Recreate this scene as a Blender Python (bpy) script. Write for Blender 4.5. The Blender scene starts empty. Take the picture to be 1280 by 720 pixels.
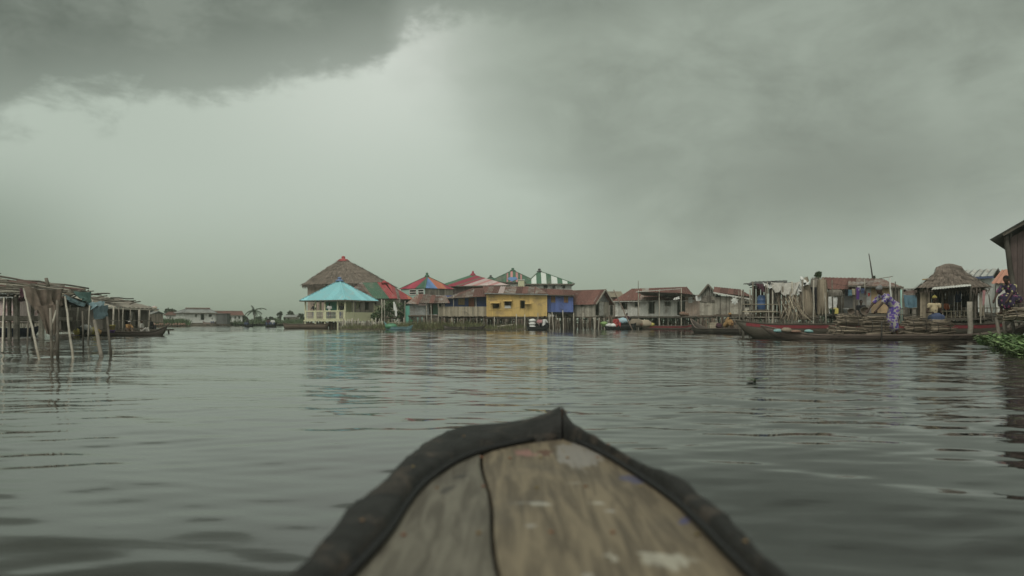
import bpy, bmesh, math, random
import numpy as np
from mathutils import Vector, Matrix, noise
random.seed(7)
R = math.radians
PI = math.pi
HAZE = .0009
C = bpy.context.scene.collection
H, HY, F = .7, 402.0, 1000.0        # eye height, horizon row, focal length in pixels of the 1280 frame

def X(px, D): return (px-640)*D/F
def Z(py, D): return H-(py-HY)*D/F
def W(px, py, D): return Vector((X(px, D), D, Z(py, D)))
def rnd(a, b): return random.uniform(a, b)

# ------------------------------------------------------------------ materials
MATS = {}
def nt(m):
    m.use_nodes = True
    n = m.node_tree; n.nodes.clear()
    return n
def N(t, kind, **kw):
    n = t.nodes.new(kind)
    for k, v in kw.items():
        if k.startswith('i_'): n.inputs[k[2:].replace('_', ' ')].default_value = v
        else: setattr(n, k, v)
    return n
def mth(t, op, a, b=None, c=None, clamp=False):
    n = t.nodes.new('ShaderNodeMath'); n.operation = op; n.use_clamp = clamp
    for i, v in enumerate((a, b, c)):
        if v is None: continue
        if isinstance(v, (int, float)): n.inputs[i].default_value = v
        else: t.links.new(v, n.inputs[i])
    return n.outputs[0]
def mixc(t, f, a, b, mode='MIX'):
    n = t.nodes.new('ShaderNodeMix'); n.data_type = 'RGBA'; n.blend_type = mode
    for i, v in ((0, f), (6, a), (7, b)):
        if isinstance(v, (int, float)): n.inputs[i].default_value = v
        elif isinstance(v, tuple): n.inputs[i].default_value = (*v[:3], 1)
        else: t.links.new(v, n.inputs[i])
    return n.outputs[2]
def sstep(t, x, a, b):
    n = t.nodes.new('ShaderNodeMapRange'); n.interpolation_type = 'SMOOTHSTEP'
    t.links.new(x, n.inputs[0]); n.inputs[1].default_value = a; n.inputs[2].default_value = b
    return n.outputs[0]
def noise_n(t, vec, scale, detail=4, rough=.55, dist=0):
    n = N(t, 'ShaderNodeTexNoise'); n.inputs['Scale'].default_value = scale
    n.inputs['Detail'].default_value = detail; n.inputs['Roughness'].default_value = rough
    n.inputs['Distortion'].default_value = dist
    t.links.new(vec, n.inputs['Vector']); return n.outputs[0]
def coords(t, scale=(1, 1, 1)):
    tc = N(t, 'ShaderNodeTexCoord'); oi = N(t, 'ShaderNodeObjectInfo')
    mp = N(t, 'ShaderNodeMapping'); mp.inputs['Scale'].default_value = scale
    off = N(t, 'ShaderNodeVectorMath', operation='ADD')
    mul = mth(t, 'MULTIPLY', oi.outputs['Random'], 37.0)
    t.links.new(tc.outputs['Object'], off.inputs[0]); t.links.new(mul, off.inputs[1])
    t.links.new(off.outputs[0], mp.inputs[0])
    return mp.outputs[0], off.outputs[0], tc.outputs['Object']

def muted(c, k=.78):      # sun-bleached, dusty versions of the paints
    l = .3*c[0]+.6*c[1]+.1*c[2]
    return tuple(l+(v-l)*k for v in c)
def pm(name, c, rough=.8, tone=.3, grain=(6, 6, 1.2), gs=5, gamt=.45, stain=None, stamt=.5, stsc=.9, bump=.25, metal=0, spec=.3, two=None):
    """worn surface: per-piece tone x directional grain, plus patches of a stain colour"""
    m = bpy.data.materials.new(name); t = nt(m); MATS[name] = m
    c, stain, two = muted(c), stain and muted(stain), two and muted(two)
    vec, off, _ = coords(t, grain)
    out = N(t, 'ShaderNodeOutputMaterial'); b = N(t, 'ShaderNodeBsdfPrincipled')
    t.links.new(b.outputs[0], out.inputs[0])
    at = N(t, 'ShaderNodeAttribute'); at.attribute_name = 'tone'
    g = noise_n(t, vec, gs, 5, .62, .3)
    gf = mth(t, 'MULTIPLY_ADD', mth(t, 'SUBTRACT', g, .5), gamt*2.6, 1.0)
    tf = mth(t, 'MULTIPLY_ADD', mth(t, 'SUBTRACT', at.outputs['Fac'], .5), tone*2, 1.0)
    k = mth(t, 'MAXIMUM', mth(t, 'MULTIPLY', gf, tf), .12)
    cc = N(t, 'ShaderNodeCombineColor')
    for i in range(3): t.links.new(k, cc.inputs[i])
    base = tuple(c)
    if two:
        base = mixc(t, sstep(t, noise_n(t, off, 2.2, 5, .6, .5), .42, .6), tuple(c), tuple(two))
    col = mixc(t, 1.0, base, cc.outputs[0], 'MULTIPLY')
    if stain:
        s = noise_n(t, off, stsc, 8, .68, .6)
        sm = sstep(t, s, .62-.25*stamt, .74-.16*stamt)
        col = mixc(t, mth(t, 'MULTIPLY', sm, .85), col, tuple(stain))
    t.links.new(col, b.inputs['Base Color'])
    b.inputs['Roughness'].default_value = rough; b.inputs['Metallic'].default_value = metal
    b.inputs['Specular IOR Level'].default_value = spec
    if bump:
        bp = N(t, 'ShaderNodeBump'); bp.inputs['Strength'].default_value = bump; bp.inputs['Distance'].default_value = .02
        t.links.new(g, bp.inputs['Height']); t.links.new(bp.outputs[0], b.inputs['Normal'])
    return m

pm('grey board', (.19, .165, .13), tone=.45, stain=(.07, .06, .05), stamt=.4)
pm('pale board', (.37, .335, .26), tone=.32, stain=(.16, .13, .10), stamt=.5)
pm('fence board', (.34, .285, .19), tone=.35, stain=(.15, .125, .09), stamt=.45)
pm('pink board', (.35, .255, .19), tone=.35, stain=(.18, .15, .12), stamt=.5)
pm('brown board', (.135, .095, .065), tone=.5, stain=(.05, .04, .03), stamt=.4)
pm('mauve board', (.125, .085, .075), tone=.3, stain=(.06, .045, .04), stamt=.4)
pm('old beam', (.135, .115, .085), tone=.4, stain=(.05, .045, .035), stamt=.45)
pm('stilt wood', (.17, .145, .11), tone=.5, stain=(.045, .04, .03), stamt=.6)
pm('pale pole', (.40, .36, .28), tone=.2, grain=(8, 8, 2), stain=(.2, .17, .12))
pm('dark pole', (.06, .05, .042), tone=.3)
pm('concrete', (.36, .32, .25), tone=.15, grain=(2, 2, 2), stain=(.09, .08, .065), stamt=.5)
pm('yellow paint', (.60, .385, .065), tone=.13, gamt=.2, stain=(.34, .22, .08), stamt=.5, rough=.6)
pm('blue paint', (.085, .14, .40), tone=.14, gamt=.25, stain=(.05, .06, .16), stamt=.35, rough=.65)
pm('cream paint', (.58, .57, .33), tone=.08, gamt=.18, stain=(.36, .34, .2), stamt=.4)
pm('mint paint', (.30, .55, .46), tone=.08, gamt=.2, stain=(.2, .32, .27), stamt=.3)
pm('aqua paint', (.10, .45, .34), tone=.1, gamt=.2)
pm('white paint', (.58, .59, .54), tone=.07, gamt=.14, stain=(.34, .33, .28), stamt=.45, bump=.1)
pm('white plank', (.50, .49, .43), tone=.2, stain=(.25, .22, .18), stamt=.45)
pm('orange door', (.42, .12, .05), tone=.1)
pm('ochre shutter', (.45, .29, .09), tone=.15)
pm('rust shutter', (.20, .075, .035), tone=.2, two=(.2, .15, .05))
pm('plywood', (.42, .28, .13), tone=.15, stain=(.25, .17, .09), gamt=.25)
pm('dark cloth', (.025, .025, .03), tone=.3)
pm('rust tin', (.155, .062, .046), tone=.28, grain=(1.5, 1.5, 1.5), gs=4, stain=(.25, .20, .17), stamt=.12, stsc=1.3, rough=.75)
pm('mixed tin', (.20, .15, .12), tone=.45, grain=(1.5, 1.5, 1.5), two=(.15, .07, .05), stain=(.34, .34, .31), stamt=.45, stsc=.8)
pm('grey tin', (.26, .265, .25), tone=.3, grain=(1.5, 1.5, 1.5), stain=(.14, .1, .075), stamt=.4, rough=.5, metal=.2)
pm('pale tin', (.50, .50, .45), tone=.25, grain=(1.5, 1.5, 1.5), stain=(.25, .19, .14), stamt=.35)
pm('dark tin', (.085, .085, .08), tone=.3, grain=(1.5, 1.5, 1.5))
pm('teal tin', (.19, .55, .60), tone=.12, gamt=.14, grain=(1.5, 1.5, 1.5), stain=(.30, .46, .46), stamt=.5, rough=.6)
pm('green tin', (.055, .145, .085), tone=.2, gamt=.3, grain=(1.5, 1.5, 1.5), stain=(.17, .17, .12), stamt=.5)
pm('red tin', (.44, .055, .06), tone=.2, gamt=.3, grain=(1.5, 1.5, 1.5), stain=(.34, .12, .10), stamt=.35)
pm('crimson tin', (.36, .03, .065), tone=.2, gamt=.25, grain=(1.5, 1.5, 1.5), stain=(.22, .05, .05), stamt=.3)
pm('blue tin', (.10, .22, .46), tone=.15, gamt=.25, grain=(1.5, 1.5, 1.5), stain=(.16, .2, .3))
pm('orange tin', (.48, .13, .06), tone=.2, gamt=.3, grain=(1.5, 1.5, 1.5), stain=(.36, .2, .1), stamt=.4)
pm('terracotta tin', (.48, .20, .12), tone=.12, gamt=.15, grain=(1.5, 1.5, 1.5))
pm('pinkish tin', (.52, .40, .37), tone=.2, gamt=.2, grain=(1.5, 1.5, 1.5), stain=(.42, .16, .15), stamt=.3)
pm('pink tin', (.50, .20, .19), tone=.2, gamt=.25, grain=(1.5, 1.5, 1.5), stain=(.4, .3, .26), stamt=.3)
pm('white tin', (.62, .66, .60), tone=.12, gamt=.12, grain=(1.5, 1.5, 1.5), stain=(.4, .42, .36), stamt=.25)
pm('thatch', (.195, .150, .115), tone=.45, grain=(8, 8, 3), gs=6, stain=(.08, .062, .045), stamt=.35)
pm('reed', (.27, .215, .14), tone=.4, grain=(14, 14, 1), gs=6, stain=(.13, .1, .07), stamt=.35)
pm('firewood', (.235, .185, .125), tone=.6, grain=(2, 6, 6), gs=6, stain=(.1, .075, .055), stamt=.3)
pm('boat wood', (.075, .06, .047), tone=.25, grain=(.8, 5, 5), gs=4, stain=(.15, .125, .095), stamt=.35, rough=.7)
pm('pale boat wood', (.185, .135, .105), tone=.3, grain=(.8, 5, 5), gs=4, stain=(.075, .06, .05), stamt=.4, rough=.7)
pm('olive boat paint', (.10, .085, .06), tone=.2, grain=(.8, 5, 5), gs=4, stain=(.12, .09, .07), stamt=.3, rough=.6)
pm('dark boat paint', (.022, .022, .022), tone=.3, grain=(.8, 5, 5), gs=4)
pm('navy boat paint', (.02, .025, .06), tone=.3, grain=(.8, 5, 5), gs=4)
pm('teal boat paint', (.12, .25, .27), tone=.2, grain=(.8, 5, 5), gs=4, stain=(.08, .12, .13))
pm('red stripe', (.27, .03, .04), tone=.15, grain=(1, 5, 5), gs=4, gamt=.3, stain=(.13, .05, .045), stamt=.3)
pm('mud', (.12, .09, .06), tone=.1, grain=(1, 1, 1), gs=2, stain=(.06, .05, .035), rough=.9)
pm('clay', (.26, .14, .09), tone=.2, grain=(1, 1, 1), gs=2, stain=(.12, .09, .06))
pm('leaf', (.07, .115, .032), tone=.55, grain=(1, 1, 1), gs=2, rough=.6, two=(.045, .085, .03))
pm('dark leaf', (.035, .055, .022), tone=.6, grain=(1, 1, 1), gs=2, rough=.6)
pm('bright leaf', (.13, .205, .05), tone=.6, grain=(2, 2, 2), gs=2, rough=.45, two=(.07, .16, .03))
pm('grass blade', (.115, .13, .04), tone=.5, grain=(1, 1, 1), gs=1.3, rough=.7, two=(.16, .145, .06))
pm('bark', (.10, .08, .06), tone=.3)
pm('skin', (.060, .030, .018), tone=0, gamt=.1, grain=(3, 3, 3), rough=.5, bump=0)
pm('hair', (.008, .007, .007), tone=0)
pm('tank paint', (.52, .40, .26), tone=.1, gamt=.15, grain=(1, 1, 1))
def cloth(n, c, st=None): pm(n, c, tone=.15, grain=(3, 3, 3), gs=3, gamt=.3, stain=st, stamt=.4, stsc=3, rough=.9, bump=.15)
cloth('white cloth', (.62, .62, .58)); cloth('grey tarp', (.40, .38, .33), (.25, .22, .17)); cloth('blue cloth', (.09, .19, .25))
cloth('faded cloth', (.17, .27, .32)); cloth('sky tarp', (.28, .44, .50), (.35, .45, .5)); cloth('green tarp', (.075, .17, .15)); cloth('red cloth', (.42, .04, .035))
cloth('black cloth', (.02, .02, .024)); cloth('yellow cloth', (.42, .34, .03)); cloth('orange cloth', (.62, .15, .04))
cloth('ochre cloth', (.40, .22, .06), (.5, .16, .05)); cloth('cream cloth', (.45, .38, .24), (.2, .12, .1)); cloth('green cloth', (.05, .2, .09))
cloth('purple cloth', (.12, .04, .25)); cloth('denim cloth', (.07, .1, .2)); cloth('pink cloth', (.5, .22, .22)); cloth('grey cloth', (.2, .2, .2))
cloth('brown net', (.17, .125, .09), (.10, .075, .06)); cloth('turquoise plastic', (.16, .34, .33), (.3, .3, .26)); cloth('maroon cloth', (.09, .035, .05))
pm('blue plastic', (.05, .12, .28), rough=.35, tone=.05, gamt=.12, bump=0, stain=(.07, .12, .2), stamt=.3, spec=.5)
pm('yellow plastic', (.60, .48, .03), rough=.4, tone=.05, gamt=.1, bump=0, spec=.5)
pm('white plastic', (.62, .62, .58), rough=.4, tone=.05, gamt=.12, bump=0, spec=.5)
pm('green plastic', (.04, .22, .10), rough=.4, tone=.05, gamt=.1, bump=0, spec=.5)
pm('purple plastic', (.16, .05, .30), rough=.4, tone=.05, gamt=.1, bump=0)
pm('black rubber', (.02, .02, .02), rough=.6, tone=.05, gamt=.1)

def printed(name, ground, spots, sc=9, thr=.33):
    m = bpy.data.materials.new(name); t = nt(m); MATS[name] = m
    _, off, obj = coords(t)
    out = N(t, 'ShaderNodeOutputMaterial'); b = N(t, 'ShaderNodeBsdfPrincipled'); t.links.new(b.outputs[0], out.inputs[0])
    v = N(t, 'ShaderNodeTexVoronoi'); v.inputs['Scale'].default_value = sc; t.links.new(obj, v.inputs['Vector'])
    n2 = N(t, 'ShaderNodeVectorMath', operation='ADD'); t.links.new(obj, n2.inputs[0])
    msk = sstep(t, v.outputs['Distance'], thr, thr+.05)
    sel = N(t, 'ShaderNodeSeparateColor'); t.links.new(v.outputs['Color'], sel.inputs[0])
    c2 = mixc(t, mth(t, 'GREATER_THAN', sel.outputs[0], .5), tuple(spots[0]), tuple(spots[1]))
    t.links.new(mixc(t, msk, c2, tuple(ground)), b.inputs['Base Color'])
    b.inputs['Roughness'].default_value = .9
printed('violet print', (.36, .345, .32), [(.08, .05, .24), (.13, .07, .28)], 13, .5)
printed('magenta print', (.03, .02, .05), [(.30, .07, .17), (.36, .33, .16)], 12, .34)
printed('cream print', (.48, .40, .25), [(.22, .14, .12), (.35, .22, .10)], 12, .26)

# ------------------------------------------------------------------ mesh builder
class MB:
    def __init__(s): s.v = []; s.f = []; s.m = []; s.t = []; s.sm = []
    def add(s, vs, fs, mi=0, tone=None, smooth=False):
        o = len(s.v); s.v += [tuple(p) for p in vs]
        tn = random.random() if tone is None else tone
        for f in fs: s.f.append(tuple(i+o for i in f)); s.m.append(mi); s.t.append(tn); s.sm.append(smooth)
    def box(s, a, b, mi=0, tone=None, M=None):
        (x0, y0, z0), (x1, y1, z1) = a, b
        vs = [Vector(p) for p in ((x0,y0,z0),(x1,y0,z0),(x1,y1,z0),(x0,y1,z0),(x0,y0,z1),(x1,y0,z1),(x1,y1,z1),(x0,y1,z1))]
        if M: vs = [M @ p for p in vs]
        s.add(vs, [(0,3,2,1),(4,5,6,7),(0,1,5,4),(1,2,6,5),(2,3,7,6),(3,0,4,7)], mi, tone)
    def beam(s, p, q, w, h, mi=0, tone=None, up=Vector((0,0,1))):
        p = Vector(p); q = Vector(q); d = (q-p).normalized()
        if abs(d.dot(up)) > .98: up = Vector((0,1,0))
        a = d.cross(up).normalized()*w/2; b = a.cross(d).normalized()*h/2
        vs = [p-a-b, p+a-b, p+a+b, p-a+b, q-a-b, q+a-b, q+a+b, q-a+b]
        s.add(vs, [(0,1,2,3),(7,6,5,4),(0,4,5,1),(1,5,6,2),(2,6,7,3),(3,7,4,0)], mi, tone)
    def tube(s, pts, rs, n=7, mi=0, tone=None):
        pts = [Vector(p) for p in pts]
        if isinstance(rs, (int, float)): rs = [rs]*len(pts)
        vs = []; fs = []
        for i, p in enumerate(pts):
            d = (pts[min(i+1, len(pts)-1)]-pts[max(i-1, 0)]).normalized()
            up = Vector((0,0,1)) if abs(d.z) < .9 else Vector((0,1,0))
            a = d.cross(up).normalized(); b = a.cross(d).normalized()
            for k in range(n):
                an = 2*PI*k/n; vs.append(p+(a*math.cos(an)+b*math.sin(an))*rs[i])
        for i in range(len(pts)-1):
            for k in range(n):
                k2 = (k+1) % n; fs.append((i*n+k, i*n+k2, (i+1)*n+k2, (i+1)*n+k))
        fs.append(tuple(range(n-1, -1, -1))); fs.append(tuple((len(pts)-1)*n+k for k in range(n)))
        s.add(vs, fs, mi, tone, True)
    def pole(s, p, q, r, r2=None, mi=0, wob=.012, n=7):
        p = Vector(p); q = Vector(q); k = max(2, int((q-p).length/.6)+1)
        pts = [p.lerp(q, i/k)+(Vector((rnd(-wob,wob), rnd(-wob,wob), rnd(-wob,wob))) if 0 < i < k else Vector()) for i in range(k+1)]
        r2 = r*.8 if r2 is None else r2
        s.tube(pts, [r+(r2-r)*i/k for i in range(k+1)], n, mi)
    def lathe(s, c, prof, n=14, mi=0, tone=None, sx=1, sy=1):
        vs = []; fs = []; c = Vector(c)
        for (r, z) in prof:
            for k in range(n): vs.append(c+Vector((r*sx*math.cos(2*PI*k/n), r*sy*math.sin(2*PI*k/n), z)))
        for i in range(len(prof)-1):
            for k in range(n): fs.append((i*n+k, i*n+(k+1)%n, (i+1)*n+(k+1)%n, (i+1)*n+k))
        fs.append(tuple(range(n-1, -1, -1))); fs.append(tuple((len(prof)-1)*n+k for k in range(n)))
        s.add(vs, fs, mi, tone, True)
    def ball(s, c, r, mi=0, tone=None, n=10, wob=0):
        rx, ry, rz = r if isinstance(r, tuple) else (r, r, r); vs = []; fs = []; m = max(5, n//2+1); sd = rnd(0, 50) if wob else 0
        for i in range(m+1):
            th = PI*i/m
            for k in range(n):
                ph = 2*PI*k/n; w = 1+(0 if not wob else 2.2*wob*noise.noise(Vector((1.6*math.sin(th)*math.cos(ph)+c[0]*3+sd, 1.6*math.sin(th)*math.sin(ph), 1.6*math.cos(th)))))
                vs.append((c[0]+rx*w*math.sin(th)*math.cos(ph), c[1]+ry*w*math.sin(th)*math.sin(ph), c[2]+rz*w*math.cos(th)))
        for i in range(m):
            for k in range(n): fs.append((i*n+k, (i+1)*n+k, (i+1)*n+(k+1)%n, i*n+(k+1)%n))
        s.add(vs, fs, mi, tone, True)
    def sheet(s, poly, e, pitch=.2, amp=.018, panel=.8, matf=None, thick=.012, n_hint=Vector((0,-.3,1))):
        poly = [Vector(p) for p in poly]; e = Vector(e).normalized()
        n = Vector((0,0,0))
        for i in range(len(poly)): n += (poly[i]-poly[0]).cross(poly[(i+1)%len(poly)]-poly[0])
        n.normalize()
        if n.dot(n_hint) < 0: n = -n
        e = (e-n*e.dot(n)).normalized(); tt = n.cross(e); o = poly[0]
        P = [((p-o).dot(e), (p-o).dot(tt)) for p in poly]
        s0 = min(p[0] for p in P); s1 = max(p[0] for p in P); tmin = min(p[1] for p in P); tmax = max(p[1] for p in P)
        def clip(P, a, sgn):
            out = []
            for i in range(len(P)):
                p, q = P[i], P[(i+1)%len(P)]; dp, dq = (p[0]-a)*sgn, (q[0]-a)*sgn
                if dp >= 0: out.append(p)
                if (dp >= 0) != (dq >= 0):
                    f = dp/(dp-dq); out.append((a, p[1]+(q[1]-p[1])*f))
            return out
        h = pitch/2; k = 0; a = s0; tones = {}
        while a < s1-1e-5:
            b = min(a+h, s1); Q = clip(clip(P, a, 1), b, -1)
            if len(Q) >= 3:
                pi_ = int((a-s0)/panel); tn = tones.setdefault(pi_, random.random())
                def hh(x): return amp*(1 if (k % 2) == (0 if abs(x-a) < abs(x-b) else 1) else -1)
                top = [o+e*q[0]+tt*q[1]+n*hh(q[0]) for q in Q]; bot = [p-n*thick for p in top]
                mi = matf((a-s0)/(s1-s0), pi_) if matf else 0; L = len(Q)
                s.add(top, [tuple(range(L))], mi, tn); s.add(bot, [tuple(range(L-1,-1,-1))], mi, tn)
            a = b; k += 1
    def planks(s, a, b, z0, z1, holes=(), w=.17, th=.03, mi=0, ztop=None, jit=.03, out=None, gap=.008, tone=None):
        """upright boards from a to b (2D); holes = (u0,u1,z0,z1); ztop(u) may slope the top"""
        a = Vector((a[0], a[1], 0)); b = Vector((b[0], b[1], 0)); L = (b-a).length; d = (b-a)/L
        nrm = Vector((d.y, -d.x, 0)); u = 0
        cuts = sorted({h[i] for h in holes for i in (0, 1)})
        while u < L-1e-4:
            u2 = min(u+w*rnd(.75, 1.25), L)
            for c in cuts:
                if u+.01 < c < u2: u2 = c; break
            if L-u2 < .04: u2 = L
            um = (u+u2)/2; zt = (ztop(um) if ztop else z1)
            segs = [(z0-rnd(0, jit), zt)]
            for h in holes:
                if h[0]-1e-3 <= um <= h[1]+1e-3:
                    ns = []
                    for (p, q) in segs:
                        if h[2] > p: ns.append((p, min(q, h[2])))
                        if h[3] < q: ns.append((max(p, h[3]), q))
                    segs = ns
            off = nrm*rnd(-.006, .006); tn = random.random() if tone is None else tone
            for (p, q) in segs:
                if q-p < .02: continue
                A = a+d*(u+gap/2)+off; B = a+d*(u2-gap/2)+off; t2 = -nrm*th
                zl = q; zr = q
                if ztop and q == zt: zl, zr = ztop(u), ztop(u2)
                vs = [A+Vector((0,0,p)), B+Vector((0,0,p)), B+t2+Vector((0,0,p)), A+t2+Vector((0,0,p)),
                      A+Vector((0,0,zl)), B+Vector((0,0,zr)), B+t2+Vector((0,0,zr)), A+t2+Vector((0,0,zl))]
                s.add(vs, [(0,3,2,1),(4,5,6,7),(0,1,5,4),(1,2,6,5),(2,3,7,6),(3,0,4,7)], mi, tn)
            u = u2
    def build(s, name, mats, parent=None, origin=None):
        me = bpy.data.meshes.new(name); org = Vector(origin) if origin is not None else Vector()
        me.from_pydata([tuple(Vector(p)-org) for p in s.v], [], s.f)
        for mn in (mats if isinstance(mats, (list, tuple)) else [mats]): me.materials.append(MATS[mn])
        me.polygons.foreach_set('material_index', s.m); me.polygons.foreach_set('use_smooth', s.sm)
        ca = me.color_attributes.new('tone', 'FLOAT_COLOR', 'CORNER')
        arr = np.repeat(np.array(s.t, dtype=np.float32), [len(f) for f in s.f])
        buf = np.ones((len(arr), 4), dtype=np.float32); buf[:, :3] = arr[:, None]
        ca.data.foreach_set('color', buf.ravel()); me.update()
        o = bpy.data.objects.new(name, me); C.objects.link(o)
        if parent is not None: o.parent = parent
        else: o.location = org
        return o
def tag(o, label=None, cat=None, group=None, kind=None):
    if label: o['label'] = label
    if cat: o['category'] = cat
    if group: o['group'] = group
    if kind: o['kind'] = kind
    return o
def thing(name, label, cat, loc=(0,0,0), rz=0, group=None):
    o = bpy.data.objects.new(name, None); C.objects.link(o); o.empty_display_size = .3
    o.location = loc; o.rotation_euler = (0, 0, rz); return tag(o, label, cat, group)
def copy_tree(o, parent=None):
    c = o.copy(); C.objects.link(c); c.parent = parent
    for ch in [x for x in bpy.data.objects if x.parent == o]: copy_tree(ch, c)
    return c
def solo(mb, name, mats, label, cat, origin, group=None):
    org = Vector(origin)
    if all(Vector(v).length < 4 for v in mb.v):          # modelled about its own base
        o = mb.build(name, mats); o.location = org
    else: o = mb.build(name, mats, None, org)
    return tag(o, label, cat, group)
def struct(o): o['kind'] = 'structure'; return o

# ------------------------------------------------------------------ world: storm sky
def make_world():
    w = bpy.data.worlds.new('World'); bpy.context.scene.world = w; w.use_nodes = True
    t = w.node_tree; t.nodes.clear()
    out = N(t, 'ShaderNodeOutputWorld'); bg = N(t, 'ShaderNodeBackground'); t.links.new(bg.outputs[0], out.inputs[0])
    sky = N(t, 'ShaderNodeTexSky', sky_type='NISHITA'); sky.sun_disc = False
    sky.sun_elevation = R(48); sky.sun_rotation = R(200)
    tc = N(t, 'ShaderNodeTexCoord'); v = tc.outputs['Generated']
    sp = N(t, 'ShaderNodeSeparateXYZ'); t.links.new(v, sp.inputs[0])
    x, y, z = sp.outputs
    az = mth(t, 'MULTIPLY', mth(t, 'ARCTAN2', x, y), 180/PI)
    el = mth(t, 'MULTIPLY', mth(t, 'ARCSINE', z), 180/PI)
    def gauss(ac, ec, sa, se):
        a = mth(t, 'DIVIDE', mth(t, 'SUBTRACT', az, ac), sa); b = mth(t, 'DIVIDE', mth(t, 'SUBTRACT', el, ec), se)
        r = mth(t, 'ADD', mth(t, 'MULTIPLY', a, a), mth(t, 'MULTIPLY', b, b))
        return mth(t, 'POWER', 2.718, mth(t, 'MULTIPLY', r, -1))
    mp = N(t, 'ShaderNodeMapping'); mp.inputs['Scale'].default_value = (1, 1, 1.8); t.links.new(v, mp.inputs[0])
    nv = mp.outputs[0]
    nb = mth(t, 'SUBTRACT', noise_n(t, nv, 3.0, 3, .5, .2), .5)
    nm = mth(t, 'SUBTRACT', noise_n(t, nv, 7.0, 8, .56, .35), .5)
    nf = mth(t, 'SUBTRACT', noise_n(t, nv, 20, 6, .6, .3), .5)
    # pale rain-washed band, brightest above left of centre
    base = mixc(t, sstep(t, el, -1, 9.5), (.315, .372, .290), (.470, .535, .455))
    base = mixc(t, mth(t, 'MULTIPLY', mth(t, 'MULTIPLY', sstep(t, az, -24, -35), sstep(t, el, 12, 4)), .85), base, (.235, .285, .228))
    wob = mth(t, 'MULTIPLY', nm, 2.2)
    base = mixc(t, mth(t, 'MULTIPLY', gauss(-10, 16.5, 10, 6.0), .85), base, (.62, .675, .595))
    base = mixc(t, mth(t, 'MULTIPLY', gauss(-6.5, 19.5, 4.0, 3.0), .8), base, (.72, .76, .69))
    # grey veil over the right half, with soft streaks of falling rain
    edge = mth(t, 'ADD', mth(t, 'MULTIPLY', el, -.66), 9.5)
    d = mth(t, 'ADD', mth(t, 'SUBTRACT', az, edge), mth(t, 'ADD', mth(t, 'MULTIPLY', nb, 15), mth(t, 'ADD', mth(t, 'MULTIPLY', nm, 10), mth(t, 'MULTIPLY', nf, 4))))
    veil = mth(t, 'MULTIPLY', sstep(t, d, -8, 9), mth(t, 'MULTIPLY_ADD', sstep(t, el, 0, 8), .45, .50))
    vc = mixc(t, mth(t, 'ADD', mth(t, 'MULTIPLY_ADD', nm, 2.9, .5), mth(t, 'MULTIPLY', nf, .6), clamp=True), (.235, .263, .213), (.355, .402, .332))
    col = mixc(t, veil, base, vc)
    col = mixc(t, mth(t, 'MULTIPLY', gauss(21, 4.4, 7, 1.9), .65), col, (.39, .44, .37))
    col = mixc(t, mth(t, 'MULTIPLY', gauss(32, 4.0, 6, 3.2), .7), col, (.44, .48, .42))
    col = mixc(t, mth(t, 'MULTIPLY', mth(t, 'MULTIPLY', gauss(22, 9.6, 9, 3.2), mth(t, 'MULTIPLY_ADD', nm, 1.6, .8)), .8), col, (.215, .235, .192))
    # dark shelf cloud from the upper left, ragged lower lip
    line = mth(t, 'MULTIPLY_ADD', mth(t, 'ADD', az, 32.6), .245, 11.9)
    line = mth(t, 'ADD', line, mth(t, 'ADD', mth(t, 'MULTIPLY', sstep(t, az, -9.5, -7), 2.6), mth(t, 'MULTIPLY', sstep(t, az, -5, 7), -3.6)))
    dd = mth(t, 'ADD', mth(t, 'SUBTRACT', el, line), mth(t, 'ADD', mth(t, 'MULTIPLY', nm, 6.0), mth(t, 'ADD', mth(t, 'MULTIPLY', nf, 4.2), mth(t, 'MULTIPLY', nb, 2.2))))
    shelf = mth(t, 'ADD', mth(t, 'MULTIPLY', sstep(t, dd, -.9, 1.3), .62), mth(t, 'MULTIPLY', sstep(t, dd, -.6, 5.0), .38))
    sc = mixc(t, mth(t, 'ADD', mth(t, 'MULTIPLY_ADD', nm, 2.4, .5), mth(t, 'MULTIPLY', nf, 1.6), clamp=True), (.132, .154, .122), (.240, .272, .225))
    front = sstep(t, mth(t, 'ABSOLUTE', az), 95, 70)
    sh = mth(t, 'MULTIPLY', mth(t, 'MULTIPLY', shelf, front), mth(t, 'MULTIPLY_ADD', sstep(t, az, -6, 14), -.7, 1))
    col = mixc(t, sh, col, sc)
    # overhead and behind the camera the unseen sky is brightened to light the houses
    up = sstep(t, el, 38, 75)
    col = mixc(t, mth(t, 'MULTIPLY', up, .8), col, (.5, .53, .47))
    col = mixc(t, mth(t, 'MULTIPLY', gauss(32, 34, 32, 10), .95), col, (.055, .06, .052))  # dark patch of unseen sky, added to darken the water reflections at right
    back = sstep(t, mth(t, 'ABSOLUTE', az), 80, 150)
    col = mixc(t, back, col, (.88, .92, .82))
    # into background strength 0.1
    k = N(t, 'ShaderNodeVectorMath', operation='SCALE'); t.links.new(col, k.inputs[0]); k.inputs['Scale'].default_value = 10.0
    fin = mixc(t, .96, sky.outputs[0], k.outputs[0])
    t.links.new(fin, bg.inputs[0]); bg.inputs[1].default_value = .1
make_world()
sun = bpy.data.lights.new('sun', 'SUN'); sun.energy = 1.15; sun.angle = R(22); sun.color = (1, .96, .88)
so = bpy.data.objects.new('sun', sun); C.objects.link(so)
# light comes from behind the camera, high and a little to the left
dv = Vector((math.sin(R(200))*math.cos(R(48)), math.cos(R(200))*math.cos(R(48)), math.sin(R(48))))
so.rotation_euler = dv.to_track_quat('Z', 'Y').to_euler()

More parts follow.
